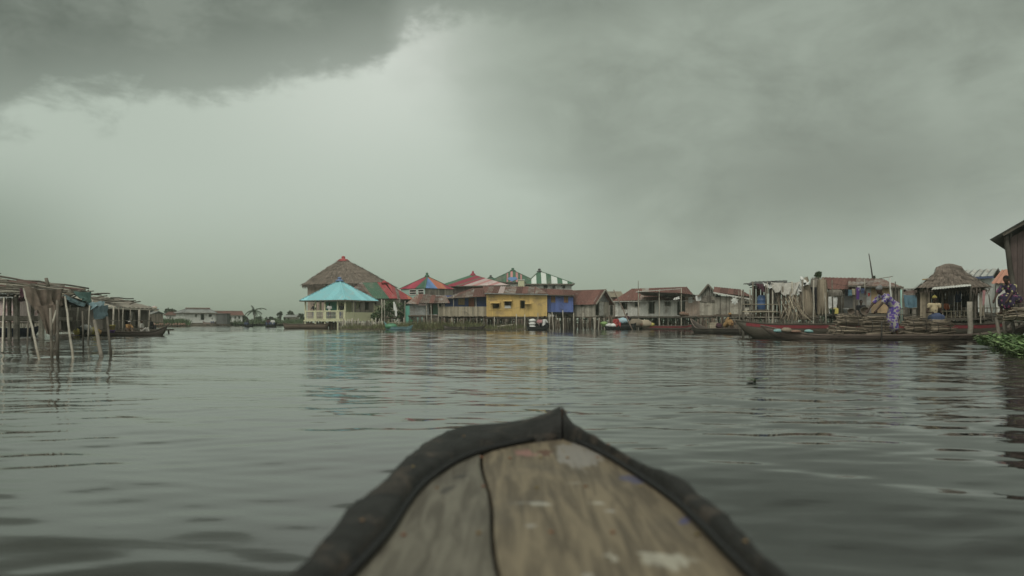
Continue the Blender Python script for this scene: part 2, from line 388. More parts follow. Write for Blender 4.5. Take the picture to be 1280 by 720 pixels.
# ------------------------------------------------------------------ water
def make_water():
    m = bpy.data.materials.new('lagoon water'); t = nt(m); MATS['water'] = m
    out = N(t, 'ShaderNodeOutputMaterial'); b = N(t, 'ShaderNodeBsdfPrincipled'); t.links.new(b.outputs[0], out.inputs[0])
    tc = N(t, 'ShaderNodeTexCoord')
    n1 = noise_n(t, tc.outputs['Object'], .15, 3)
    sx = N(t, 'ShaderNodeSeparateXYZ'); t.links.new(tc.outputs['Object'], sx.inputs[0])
    left_bright = sstep(t, mth(t, 'ADD', sx.outputs[0], mth(t, 'MULTIPLY', n1, 5.0)), 4.5, -1.5)       # base colour lightened toward the left, standing in for brighter reflection
    t.links.new(mixc(t, left_bright, (.010, .0095, .008), (.046, .047, .039)), b.inputs['Base Color'])
    b.inputs['Roughness'].default_value = .035; b.inputs['IOR'].default_value = 1.33
    mp = N(t, 'ShaderNodeMapping'); mp.inputs['Scale'].default_value = (.45, 1.0, 1); t.links.new(tc.outputs['Object'], mp.inputs[0])
    a = noise_n(t, mp.outputs[0], 3.2, 3, .5, .4)
    patch = sstep(t, noise_n(t, tc.outputs['Object'], .09, 3, .5), .40, .62)
    bp = N(t, 'ShaderNodeBump'); bp.inputs['Distance'].default_value = .03
    a2 = noise_n(t, mp.outputs[0], 8.5, 2, .5, .3)
    dist = N(t, 'ShaderNodeVectorMath', operation='LENGTH'); t.links.new(tc.outputs['Object'], dist.inputs[0])
    lee = mth(t, 'MULTIPLY_ADD', sstep(t, dist.outputs['Value'], 3, 16), .75, .45)      # calmer water in the lee of the boat
    t.links.new(mth(t, 'MULTIPLY', lee, mth(t, 'MULTIPLY_ADD', patch, .42, .16)), bp.inputs['Strength'])
    t.links.new(mth(t, 'MULTIPLY_ADD', a2, .32, a), bp.inputs['Height']); t.links.new(bp.outputs[0], b.inputs['Normal'])
    # polar grid, fine in front of the boat, out to the horizon
    fr = np.linspace(-42, 42, 620); rest = np.linspace(42, 318, 60)[1:-1]
    ang = np.radians(np.concatenate([fr, rest])); na = len(ang)
    rr = [.25]
    while rr[-1] < 260: rr.append(rr[-1]*1.0056)
    rr += [330, 450, 700, 1000, 1400]; rr = np.array(rr); nr = len(rr)
    A, Rr = np.meshgrid(ang, rr); x = Rr*np.sin(A); y = Rr*np.cos(A); z = np.zeros_like(x)
    rs = np.random.RandomState(5)
    for i in range(46):
        lam = .16*(1.105**i)*rs.uniform(.9, 1.1)            # 0.22 .. ~20 m
        if lam > 9: break
        th = rs.normal(0, .55)+ (0 if i % 3 else .5)
        kx, ky = math.sin(th)*2*PI/lam, math.cos(th)*2*PI/lam
        slope = .0085*(1.15 if lam > .9 else 1.35)*(1 if lam < 1.6 else (.75 if lam < 4 else .32))
        amp = slope*lam/(2*PI)*1.7
        res = Rr*.0056*2.1                   # local grid step
        fade = np.clip((lam/np.maximum(res, 1e-3)-1.0)/1.5, 0, 1)
        q = .6+.4*np.sin(x*.11*rs.uniform(.5, 1.6)+y*.07*rs.uniform(.5, 1.6)+rs.uniform(0, 6))
        z += amp*fade*q*np.sin(kx*x+ky*y+rs.uniform(0, 6.28)+.6*np.sin(.9*kx*y*.3+i))
    patchy = .55+.45*np.sin(.13*x+.05*y+1.3)*np.sin(.03*x-.11*y+.4)
    z *= (.35+1.0*np.clip(patchy, 0, 1.2))
    z *= np.clip(1.15-Rr/170, .25, 1)
    z *= .72+.75*np.clip((Rr-4)/14, 0, 1)
    z[Rr > 255] = 0
    # a calm lee just around the hull
    vs = np.stack([x, y, z], -1).reshape(-1, 3)
    me = bpy.data.meshes.new('water'); me.vertices.add(len(vs)); me.vertices.foreach_set('co', vs.ravel().astype(np.float32))
    I, J = np.meshgrid(np.arange(nr-1), np.arange(na), indexing='ij'); J2 = (J+1) % na
    q = np.stack([I*na+J, (I+1)*na+J, (I+1)*na+J2, I*na+J2], -1).reshape(-1, 4)[:, ::-1]
    me.loops.add(q.size); me.loops.foreach_set('vertex_index', q.ravel().astype(np.int32))
    me.polygons.add(len(q)); me.polygons.foreach_set('loop_start', np.arange(0, q.size, 4, dtype=np.int32))
    me.polygons.foreach_set('use_smooth', np.ones(len(q), dtype=bool))
    me.update(calc_edges=True); me.validate()
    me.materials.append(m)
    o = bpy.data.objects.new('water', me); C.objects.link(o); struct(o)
make_water()

# ------------------------------------------------------------------ roofs, houses
def house(name, label, pxl, pxr, Dl, Dr, depth, pyf, pyt, wall, holes=(), group=None, w=.17, stilts=1.2, cat='house', rows=3, side=None, gable=None, splank=None, zbot=-.5, tone=None, srad=.05, floor='brown board', smat='stilt wood'):
    """frame: u along the front, v to the back, z up. holes = (px0,px1,py0,py1,kind)"""
    A = Vector((X(pxl, Dl), Dl, 0)); B = Vector((X(pxr, Dr), Dr, 0)); L = (B-A).length
    rz = math.atan2(B.y-A.y, B.x-A.x); Dm = (Dl+Dr)/2
    t = thing(name, label, cat, A, rz, group); zf, zt = Z(pyf, Dm), Z(pyt, Dm)
    U = lambda px: L*(px-pxl)/(pxr-pxl)
    hs = [(U(h[0]), U(h[1]), Z(h[3], Dm), Z(h[2], Dm)) for h in holes]
    fw = MB(); fw.planks((0, 0), (L, 0), zf, zt, hs, w=w, ztop=(gable if gable else None), tone=tone); fw.build('wall', wall, t)
    sw = side or wall
    for (a, b) in (((L, 0), (L, depth)), ((L, depth), (0, depth)), ((0, depth), (0, 0))):
        m = MB(); m.planks(a, b, zf, zt, w=w, tone=tone); m.build('wall', sw, t)
    m = MB(); m.box((-.15, -.1, zf-.12), (L+.1, depth+.1, zf-.04)); m.build('floor', floor, t)
    for h, (u0, u1, z0, z1) in zip(holes, hs):
        k = h[4]
        if k in ('window', 'shutter', 'prop'):
            m = MB(); e = .035
            for (p, q) in (((u0-e, z0-e), (u1+e, z0)), ((u0-e, z1), (u1+e, z1+e)), ((u0-e, z0), (u0, z1)), ((u1, z0), (u1+e, z1))):
                m.box((p[0], -.05, p[1]), (q[0], .02, q[1]))
            fr = m.build('window', sw if k != 'prop' else wall, t)
            if k == 'shutter' or (len(h) > 5 and k == 'window'):
                m = MB(); m.planks((u0+.01, -.04), (u1-.01, -.04), z0+.01, z1-.01, w=.12, jit=0)
                m.build('shutter', h[5], fr)
            if k == 'prop':      # top-hung board propped open
                m = MB(); Mx = Matrix.Translation((0, -.06, z1)) @ Matrix.Rotation(R(-62), 4, 'X')
                m.box((u0-.04, -.012, -(z1-z0)), (u1+.04, .012, 0), M=Mx)
                m.build('shutter', wall, fr)
        if k == 'door':
            m = MB(); e = .05
            m.box((u0-e, -.04, z0), (u0, .02, z1+e)); m.box((u1, -.04, z0), (u1+e, .02, z1+e)); m.box((u0, -.04, z1), (u1, .02, z1+e))
            d = m.build('door', sw, t)
            if len(h) > 5:
                m = MB(); m.planks((u0+.01, -.01), (u1-.01, -.01), z0+.02, z1-.01, w=.2, jit=0); m.build('door_leaf', h[5], d)
    if stilts:
        nx = max(2, int(round(L/stilts))+1)
        for r_ in range(rows):
            for i in range(nx):
                m = MB(); u = L*i/(nx-1)+rnd(-.12, .12); v = .05+(depth-.1)*r_/(rows-1)+rnd(-.06, .06)
                m.pole((u+rnd(-.16, .16), v+rnd(-.1, .1), zbot), (u, v, zf-.12), srad*rnd(.8, 1.3), wob=.02)
                m.build('stilt', smat, t)
        for i in range(max(1, nx//2)):
            m = MB(); u = rnd(0, L-1.2); m.pole((u, -.03, rnd(.15, .5)), (u+rnd(.9, 1.6), -.03, rnd(.4, zf-.2)), .03); m.build('brace', smat, t)
        for v in (-.02, depth): m = MB(); m.pole((-.1, v, zf-.17), (L+.1, v, zf-.17), .05); m.build('floor_beam', smat, t)
    return t, L, zf, zt
def roof_part(parent, faces, mats, name='roof', matf=None, pitch=.2, amp=.018, panel=.8, fascia=None, hint=None, thick=.012):
    """faces = list of (poly, eave direction[, matf])"""
    m = MB()
    for fc in faces:
        poly = [Vector(p) for p in fc[0]]
        m.sheet(poly, fc[1], pitch, amp, panel, fc[2] if len(fc) > 2 else matf, thick, hint or Vector((0, -.02, 1)))
    return m.build(name, mats, parent)
def gable_u(parent, L, dep, ze, zr, mats, ov=.35, matf=None, vr=None, zb=None, **k):
    """ridge along u"""
    vr = dep/2 if vr is None else vr; zb = ze if zb is None else zb
    r = roof_part(parent, [([(-ov, -ov, ze-.05), (L+ov, -ov, ze-.05), (L+ov, vr, zr), (-ov, vr, zr)], (1,0,0)),
                       ([(-ov, dep+ov, zb-.05), (L+ov, dep+ov, zb-.05), (L+ov, vr, zr), (-ov, vr, zr)], (1,0,0))], mats, matf=matf, **k)
    for u in (0, L):
        m = MB(); n = 8
        for i in range(n):
            v0, v1 = dep*i/n, dep*(i+1)/n; zf = lambda v: ze+(zr-ze)*(v/vr if v < vr else (dep-v)/(dep-vr))-.06
            m.add([(u, v0, ze), (u, v1, ze), (u, v1, max(zf(v1), ze)), (u, v0, max(zf(v0), ze)), (u+.03, v0, ze), (u+.03, v1, ze), (u+.03, v1, max(zf(v1), ze)), (u+.03, v0, max(zf(v0), ze))],
                  [(0,1,2,3), (7,6,5,4)])
        m.build('gable_board', 'grey board', parent)
    m = MB(); m.beam((-ov, vr, zr+.03), (L+ov, vr, zr+.03), .22, .03); m.build('ridge_cap', mats if isinstance(mats, str) else mats[0], r)
    m = MB(); m.beam((-ov, -ov+.03, ze-.1), (L+ov, -ov+.03, ze-.1), .04, .09); m.build('eave_board', 'old beam', r)
    return r
def hip(parent, u0, u1, v0, v1, ze, ua, ub, vr, zr, mats, mf=(None,)*4, fin=None, **k):
    """eaves rectangle, ridge from ua to ub at v=vr; mf = front, right, back, left material functions"""
    a, b, c, d = (u0, v0, ze), (u1, v0, ze), (u1, v1, ze), (u0, v1, ze); p, q = (ua, vr, zr), (ub, vr, zr)
    tri = lambda *x: [y for i, y in enumerate(x) if i == 0 or (Vector(y)-Vector(x[i-1])).length > 1e-4]
    r = roof_part(parent, [(tri(a, b, q, p), (1,0,0), mf[0]), ([b, c, q], (0,1,0), mf[1]), (tri(c, d, p, q), (1,0,0), mf[2]), ([d, a, p], (0,1,0), mf[3])], mats, **k)
    m = MB()
    for s, e in ((a, p), (b, q), (c, q), (d, p)): m.beam(Vector(s)+Vector((0,0,.02)), Vector(e)+Vector((0,0,.03)), .16, .03)
    m.build('hip_cap', mats[0] if not isinstance(mats, str) else mats, r)
    m = MB(); e = .03
    m.beam((u0, v0+e, ze-.06), (u1, v0+e, ze-.06), .04, .12); m.beam((u1-e, v0, ze-.06), (u1-e, v1, ze-.06), .04, .12); m.beam((u0+e, v0, ze-.06), (u0+e, v1, ze-.06), .04, .12)
    m.build('eave_board', 'old beam', r)
    if fin:
        m = MB(); m.lathe(((ua+ub)/2, vr, zr-.06), [(.32, -.04), (.26, .08), (.14, .13), (.10, .19), (.17, .23), (.15, .31), (.04, .38)], 10, sx=fin[1], sy=fin[1]); m.build('finial', fin[0], r)
    return r
def thatch_faces(faces, dens=60, blade=.5, wd=.03, sag=.05, mi=0, layers=6):
    """thatch: lumpy surface plus straw blades lying down the slope. faces = (a,b,apexR,apexL) eave a-b"""
    m = MB()
    for (a, b, q, p) in faces:
        a, b, q, p = map(Vector, (a, b, q, p)); nu, nv = 18, 14; n = (b-a).cross(p-a).normalized()
        if n.z < 0: n = -n
        g = {}
        def pt(s, t_):
            base = a.lerp(b, s).lerp(p.lerp(q, s), t_)
            st = (t_*layers) % 1
            return base+n*(.07*(1-st)+.06*noise.noise(base*1.7)-sag*math.sin(PI*t_))
        vs = [pt(i/nu, j/nv) for j in range(nv+1) for i in range(nu+1)]
        fs = [(j*(nu+1)+i, j*(nu+1)+i+1, (j+1)*(nu+1)+i+1, (j+1)*(nu+1)+i) for j in range(nv) for i in range(nu)]
        m.add(vs, fs, mi, .45)
        vs2 = [v-n*.2 for v in vs]; m.add(vs2, [f[::-1] for f in fs], mi, .2)
        area = ((b-a).length+(q-p).length)/2*((p-a).length); cnt = int(area*dens)
        for _ in range(cnt):
            t_ = 1-math.sqrt(random.random()); s = random.random()
            t0 = max(0, int(t_*layers)/layers + rnd(-.02, .04)) if random.random() < .6 else t_
            v = pt(s, t0); up = (p.lerp(q, s)-a.lerp(b, s)).normalized()
            side = (b-a).normalized(); d = (-up+side*rnd(-.25, .25)+n*rnd(-.05, .18)).normalized()*blade*rnd(.5, 1.2)
            o = side*wd*rnd(.6, 1.4); st = v-d*.6+n*.05
            m.add([st-o, st+o, st+d+o*.4, st+d-o*.4], [(0,1,2,3)], mi)
        for _ in range(int((b-a).length*30)):     # fringe hanging at the eave
            s = random.random(); v = a.lerp(b, s)+n*rnd(-.14, .06); o = (b-a).normalized()*wd
            d = Vector((rnd(-.05,.05), rnd(-.05,.05), -rnd(.1, .32)))
            m.add([v-o, v+o, v+d+o*.3, v+d-o*.3], [(0,1,2,3)], mi)
    return m

# ------------------------------------------------------------------ boats
def pirogue(name, label, p0, p1, beam=1.0, h=.38, rise=(.35, .35), draft=.1, hull='boat wood', inner=None, stripe=None, seats=4, fine=1.6, group=None, cat='boat', rail=None, endlen=.2, sweep=None):
    """p0, p1 = the two tips on the water plane (x, y)"""
    a = Vector((p0[0], p0[1], 0)); b = Vector((p1[0], p1[1], 0)); L = (b-a).length
    t = thing(name, label, cat, (a+b)/2, math.atan2(b.y-a.y, b.x-a.x), group)
    n = 30
    def prof(s):
        wd = beam/2*(1-abs(2*s-1)**(fine*1.6))**.9+.02
        e = abs(2*s-1); ri = rise[0] if s < .5 else rise[1]
        top = h+ri*max(0, (e-(1-2*endlen))/(2*endlen))**1.5 if e > 1-2*endlen else h
        bot = -draft+(top+draft-.06)*max(0, (e-(1-endlen*1.25))/(endlen*1.25))**1.7 if e > 1-endlen*1.25 else -draft
        return wd, top, bot
    outp = []; inn = []
    for i in range(n+1):
        s = i/n; wd, top, bot = prof(s); x = -L/2+L*s; th = .035
        ring = [(-1, top), (-.93, bot+(top-bot)*.55), (-.72, bot+(top-bot)*.12), (-.35, bot), (.35, bot), (.72, bot+(top-bot)*.12), (.93, bot+(top-bot)*.55), (1, top)]
        outp.append([(x, k*wd, z) for k, z in ring])
        inn.append([(x, k*max(wd-th, .004), z+(0 if abs(k) == 1 else .04)) for k, z in ring])
    m = MB(); vs = []; fs = []; R8 = 8
    for r in outp: vs += r
    no = len(vs)
    for r in inn: vs += r
    for i in range(n):
        for k in range(R8-1):
            fs.append((i*R8+k, (i+1)*R8+k, (i+1)*R8+k+1, i*R8+k+1))
            fs.append((no+i*R8+k, no+i*R8+k+1, no+(i+1)*R8+k+1, no+(i+1)*R8+k))
        for k in (0, R8-1):
            f = (i*R8+k, no+i*R8+k, no+(i+1)*R8+k, (i+1)*R8+k); fs.append(f if k == 0 else f[::-1])
    for i in (0, n):
        fs.append(tuple(i*R8+k for k in (range(R8) if i == 0 else range(R8-1, -1, -1))))
    m.add(vs, fs, 0, .5, True)
    m.build('hull', hull, t)
    m = MB()
    for sgn in (-1, 1):
        pts = []
        for i in range(n+1):
            wd, top, bot = prof(i/n); pts.append(Vector((-L/2+L*i/n, sgn*(wd+.005), top)))
        for p, q in zip(pts[:-1], pts[1:]): m.beam(p, q+(q-p)*.03, .05, .04, tone=.5)
    m.build('gunwale', rail or hull, t)
    if stripe:
        for sgn in (-1, 1):
            m = MB()
            pts = []
            for i in range(1, n):
                wd, top, bot = prof(i/n); x = -L/2+L*i/n
                z1 = top-.05; z0 = top-.05-stripe[1]
                f = lambda z: sgn*(wd*(1-.07*(top-z)/max((top-bot)*.45, .01))+.012)
                pts.append(((x, f(z0), z0), (x, f(z1), z1)))
            for (p, q), (r, s_) in zip(pts[:-1], pts[1:]):
                o = Vector((0, sgn*.012, 0)); P = [Vector(c) for c in (p, r, s_, q)]; Q = [c-o for c in P]
                m.add(P+Q, [(0,1,2,3), (7,6,5,4), (3,2,6,7), (4,5,1,0)], 0, .5)
            m.build('painted_strake', stripe[0], t)
    for i in range(seats):
        s = .18+.64*(i+.5)/seats; wd, top, bot = prof(s); x = -L/2+L*s
        m = MB(); m.box((x-.11, -wd+.03, top-.10), (x+.11, wd-.03, top-.07)); m.build('seat', inner or hull, t)
    return t

# ------------------------------------------------------------------ people
def meta(pieces, name, mat, parent, voxel):
    m = MB()
    for pc in pieces:
        if pc[0] == 'c':
            _, a, b, ra, rb = pc; a = Vector(a); b = Vector(b)
            m.ball(a, ra, n=12); m.ball(b, rb, n=12)
            if (b-a).length > 1e-3: m.tube([a, b], [ra, rb], 12)
        else: m.ball(pc[1], pc[2], n=14)
    o = m.build(name, mat, parent); rm = o.modifiers.new('r', 'REMESH'); rm.mode = 'VOXEL'; rm.voxel_size = voxel; rm.use_smooth_shade = True
    sm = o.modifiers.new('s', 'SMOOTH'); sm.factor = .5; sm.iterations = 3
    dg = bpy.context.evaluated_depsgraph_get(); dg.update()
    me = bpy.data.meshes.new_from_object(o.evaluated_get(dg)); o.modifiers.clear(); o.data = me; me.name = name
    if not me.materials: me.materials.append(MATS[mat])
    for p in me.polygons: p.use_smooth = True
    return o
def person(label, loc, rz, legs='stand', bend=0, arms='down', top='white cloth', bottom='denim cloth', head=None, sc=1, voxel=.03, skirt=False, hipz=None, fingers=False, hat=None, twist=0, group=None, sleeves=True, headdrop=0):
    t = thing('person', label, 'person', loc, rz, group); t.scale = (sc, sc, sc)
    V = Vector
    hz = hipz if hipz is not None else {'stand': .90, 'sit': .42, 'low': .16}[legs]
    P = V((0, 0, hz)); td = V((0, -math.sin(bend), math.cos(bend)))
    chest = P+td*.30; sh = P+td*.47; neck = P+td*.53
    hd = V((0, -math.sin(bend*(.55)+headdrop), math.cos(bend*.55+headdrop))); hc = neck+hd*.16
    LG = []
    for s in (-1, 1):
        hp = P+V((s*.09, 0, -.03))
        if legs == 'stand': kn, ft = V((s*.10, -.03-.08*math.sin(bend), .48)), V((s*.11, .02, .07))
        elif legs == 'sit': kn, ft = hp+V((s*.05, -.42, .03)), hp+V((s*.05, -.42, -.36))
        else: kn, ft = hp+V((s*.12, -.30, .22)), hp+V((s*.06, -.42, -.10))
        LG.append((hp, kn, ft))
    AR = []
    for s in (-1, 1):
        so_ = sh+V((s*.17, 0, -.01))
        ar = arms if isinstance(arms, str) else arms[0 if s < 0 else 1]
        if ar == 'down': el = so_+V((s*.05, -.02, -.28)); ha = el+V((0, -.08, -.24))
        elif ar == 'fwd': el = so_+V((s*.06, -.14, -.23)); ha = el+V((-s*.06, -.22, -.03))
        elif ar == 'reach': el = so_+V((s*.04, -.20, -.20)); ha = el+V((-s*.02, -.16, -.19))
        elif ar == 'lap': el = so_+V((s*.08, .0, -.27)); ha = el+V((-s*.07, -.24, -.02))
        elif ar == 'paddle': el = so_+V((s*.04, -.20, -.10)); ha = el+V((-s*.10, -.16, .10))
        AR.append((so_, el, ha))
    B = [('c', P, P+td*.18, .125, .105), ('c', P+td*.18, chest, .105, .125), ('c', chest, sh-td*.03, .125, .09), ('c', sh, neck+hd*.06, .055, .048),
         ('c', AR[0][0], AR[1][0], .06, .06)]
    fw = V((0, -math.cos(bend*.55+headdrop), -math.sin(bend*.55+headdrop)))
    B += [('s', hc+hd*.015, (.076, .092, .105)), ('c', hc-hd*.05+fw*.035, hc-hd*.075+fw*.045, .05, .04), ('c', hc+fw*.085, hc-hd*.02+fw*.102, .012, .017),
          ('c', hc-hd*.05+fw*.088, hc-hd*.051+fw*.088, .018, .018), ('c', hc+V((-.078, 0, 0)), hc+V((-.08, .01, .01)), .018, .02), ('c', hc+V((.078, 0, 0)), hc+V((.08, .01, .01)), .018, .02)]
    for hp, kn, ft in LG:
        B += [('c', hp, kn, .085, .055), ('c', kn, kn.lerp(ft, .35), .054, .056), ('c', kn.lerp(ft, .35), ft, .056, .034), ('c', ft+V((0, .03, -.035)), ft+V((0, -.14, -.045)), .036, .026)]
    for i, (a, b, c) in enumerate(AR):
        B += [('c', a, b, .052, .038), ('c', b, c, .038, .025)]
        d = (c-b).normalized(); s = -1 if i == 0 else 1
        pl = c+d*.07; B += [('c', c, pl, .026, .034)]
        if fingers:
            side = d.cross(V((s, 0, 0))).normalized()
            for k in range(4):
                o = side*(k-1.5)*.021; r0 = pl+o; ln = (.036, .042, .038, .028)[k]
                m1 = r0+d*ln; B += [('c', r0, m1, .010, .0095), ('c', m1, m1+(d*.6+V((-s*.7, 0, 0))).normalized()*ln*.8, .0095, .008)]
            th = c+d*.02-side*.028; B += [('c', th, th-side*.03+d*.03, .012, .010), ('c', th-side*.03+d*.03, th-side*.032+d*.065, .010, .008)]
    meta(B, 'body', 'skin', t, voxel)
    T = [('c', P+td*.02, P+td*.18, .150, .130), ('c', P+td*.18, chest, .13, .145), ('c', chest, sh-td*.02, .145, .10), ('c', AR[0][0], AR[1][0], .078, .078)]
    for a, b, c in AR: T.append(('c', a, a.lerp(b, .75 if sleeves else .25), .075, .066 if sleeves else .07))
    meta(T, 'shirt', top, t, max(voxel*.8, .014))
    S = []
    if skirt:
        k = (LG[0][1]+LG[1][1])/2; f = (LG[0][2]+LG[1][2])/2; lo = k.lerp(f, .45)
        S += [('c', P+td*.05, P, .135, .165), ('c', P, k, .165, .16), ('c', k, lo, .16, .15)]
        for hp, kn, ft in LG: S += [('c', hp, kn, .12, .10), ('c', kn, kn.lerp(ft, .45), .10, .095)]
    else:
        S += [('c', P+td*.06, P, .135, .145)]
        for hp, kn, ft in LG: S += [('c', hp, kn, .105, .078), ('c', kn, kn.lerp(ft, .8), .078, .06)]
    meta(S, 'skirt' if skirt else 'trousers', bottom, t, max(voxel*.8, .014))
    up = hc+hd*.05-fw*.02
    if head:
        meta([('s', up, (.090, .100, .070)), ('c', up-fw*.06, up-fw*.08+hd*.02, .06, .045), ('c', up+hd*.03, up+hd*.045, .06, .05)], 'head_wrap', head, t, max(voxel*.6, .012))
    elif hat:
        m = MB(); c = hc+hd*.06; m.lathe(c, [(.2, 0), (.19, .015), (.095, .03), (.085, .10), (.05, .13)], 14); m.build('hat', hat, t)
    else:
        meta([('s', hc+hd*.035-fw*.012, (.082, .092, .092))], 'hair', 'hair', t, max(voxel*.6, .012))
    return t

# ------------------------------------------------------------------ foliage
def leaf_cloud(m, c, r, n, size, mi=0, flat=.8):
    c = Vector(c)
    for _ in range(n):
        d = Vector((random.gauss(0, 1), random.gauss(0, 1), random.gauss(0, 1))).normalized()*(random.random()**.45)
        p = c+Vector((d.x*r, d.y*r, d.z*r*flat)); s = size*rnd(.5, 1.4)
        a = Vector((rnd(-1, 1), rnd(-1, 1), rnd(-1, 1))).normalized(); b = a.cross(Vector((rnd(-1, 1), rnd(-1, 1), rnd(-1, 1)))).normalized()
        m.add([p-a*s, p-b*s*.45, p+a*s, p+b*s*.45], [(0,1,2,3)], mi)
def tree(name, label, px, pyt, D, wpx, n=900, z0=0, mat='dark leaf', group=None, leaf=.25, lobes=9, trunk_f=.45, cat='tree'):
    x = X(px, D); zt = Z(pyt, D); w = wpx*D/F/2; h = zt-z0
    t = thing(name, label, cat, (x, D, z0), 0, group); random.seed(int(px*7+D))
    m = MB(); m.tube([(0, 0, -.2), (rnd(-.1, .1)*w, 0, h*.3), (rnd(-.2, .2)*w, 0, h*.75)], [h*.035, h*.028, h*.012], 7)
    cs = []
    for i in range(lobes):
        a = rnd(0, 2*PI); rr = w*rnd(.15, .95); zz = h*(trunk_f+(1-trunk_f)*rnd(.12, .82)); k = 1-.5*max(0, (zz/h-.6))/.4
        cs.append(Vector((math.cos(a)*rr*k, math.sin(a)*rr*k, zz)))
    cs.append(Vector((0, 0, h*.86)))
    for c in cs: m.tube([(0, 0, h*trunk_f*.7), c*.6+Vector((0, 0, h*.15)), c], [h*.016, h*.009, h*.004], 5)
    m.build('trunk', 'bark', t)
    m = MB()
    for c in cs: leaf_cloud(m, c, w*rnd(.18, .42), n//len(cs), leaf*rnd(.8, 1.2))
    m.build('crown', mat, t)
    return t
def palm(label, px, pyt, D, z0=0, group=None, fr=2.2):
    x = X(px, D); h = Z(pyt, D)-z0
    t = thing('palm_tree', label, 'palm tree', (x, D, z0), 0, group)
    m = MB(); pts = [(0, 0, -.2), (.15, 0, h*.4), (.1, 0, h*.86)]; m.tube(pts, [.17, .13, .10], 7); m.build('trunk', 'bark', t)
    m = MB()
    for i in range(15):
        a = 2*PI*i/15+rnd(-.2, .2); el = rnd(-.2, 1.1); L = fr*rnd(.7, 1.1); p = Vector((.1, 0, h*.86)); prev = p; d = Vector((math.cos(a)*math.cos(el), math.sin(a)*math.cos(el), math.sin(el)))
        for k in range(8):
            d = (d+Vector((0, 0, -.16))).normalized(); q = prev+d*L/8
            s = d.cross(Vector((0, 0, 1))).normalized()
            for sg in (-1, 1):
                for j in range(3):
                    b = prev.lerp(q, j/3); tip = b+s*sg*L*.2*(1-k/10)+Vector((0, 0, -L*.10))+d*L*.05; o = d*.05
                    m.add([b-o, b+o, tip], [(0,1,2)])
            prev = q
    m.build('crown', 'dark leaf', t); return t
def blades(m, c, n, r, h, w=.02, mi=0, ry=None):
    for _ in range(n):
        p = Vector(c)+Vector((rnd(-r, r), rnd(-(ry or r), ry or r), 0)); hh = h*rnd(.4, 1.1); a = rnd(0, PI); o = Vector((math.cos(a), math.sin(a), 0))*w
        l = Vector((rnd(-.35, .35), rnd(-.35, .35), 1)).normalized()*hh
        m.add([p-o, p+o, p+l*.6+o*.7, p+l+Vector((l.x, l.y, 0))*.5, p+l*.6-o*.7], [(0,1,2,3,4)], mi)
def drape(m, c00, c10, c01, c11, nu=12, nv=8, sag=.1, fold=.04, mi=0, hang=Vector((0,0,-1)), ragged=0):
    """cloth hung between four corners, with sag and folds; has both faces"""
    c00, c10, c01, c11 = map(Vector, (c00, c10, c01, c11)); n = (c10-c00).cross(c01-c00).normalized(); ph = rnd(0, 6); vs = []
    for j in range(nv+1):
        for i in range(nu+1):
            u, v = i/nu, j/nv; vv = v*(1-ragged*abs(noise.noise(Vector((i*.9, ph, 0)))))
            p = c00.lerp(c10, u).lerp(c01.lerp(c11, u), vv)
            p += hang*sag*4*u*(1-u)*(.5+.5*v)+n*fold*(math.sin(u*17+ph)+.6*math.sin(u*31+v*3+ph)+.8*noise.noise(Vector((u*3, v*3, ph))))*(.3+v)
            vs.append(p)
    fs = [(j*(nu+1)+i, j*(nu+1)+i+1, (j+1)*(nu+1)+i+1, (j+1)*(nu+1)+i) for j in range(nv) for i in range(nu)]
    m.add(vs, fs, mi, .5, True); m.add([v-n*.006 for v in vs], [f[::-1] for f in fs], mi, .5, True)
# ================================================================== THE PLACE
V = Vector
def DW(py): return H*F/(py-HY)
def L3(t, v): return t.matrix_basis.inverted() @ Vector(v)        # world point into a thing's own frame

# ---- land
def bank(name, pts, z, mat='mud', hum=.12):
    m = MB(); n = len(pts); c = sum((V((p[0], p[1], 0)) for p in pts), V())/n; out = []
    for i in range(n):
        a = V((*pts[i], 0)); b = V((*pts[(i+1)%n], 0)); k = max(2, int((b-a).length/1.5))
        for j in range(k):
            p = a.lerp(b, j/k); out.append(p+V((rnd(-.3, .3), rnd(-.3, .3), 0)))
    nn = len(out); vs = [p+V((0, 0, -.4)) for p in out]+[p.lerp(c, .015)+V((0, 0, z*rnd(.5, 1.2))) for p in out]+[p.lerp(c, .2)+V((0, 0, z+rnd(-hum, hum)*.5)) for p in out]+[c+V((0, 0, z))]
    fs = []
    for i in range(nn):
        j = (i+1) % nn
        fs += [(i, j, nn+j, nn+i), (nn+i, nn+j, 2*nn+j, 2*nn+i), (2*nn+i, 2*nn+j, 3*nn)]
    m.add(vs, fs, 0, .5); return struct(m.build(name, mat))
bank('mud_bank', [(X(432, 71), 71), (X(606, 71), 71), (X(655, 71), 71.5), (X(660, 90), 92), (X(420, 90), 92)], .10)
bank('far_shore', [(X(172, 118), 118), (X(232, 122), 122), (X(300, 146), 146), (X(385, 140), 140), (X(420, 120), 120), (X(460, 260), 260), (X(-100, 260), 260), (X(-100, 110), 110)], .28)
bank('back_shore', [(X(430, 112), 112), (X(900, 104), 104), (X(1500, 90), 90), (X(1700, 240), 240), (X(500, 240), 240)], .3)

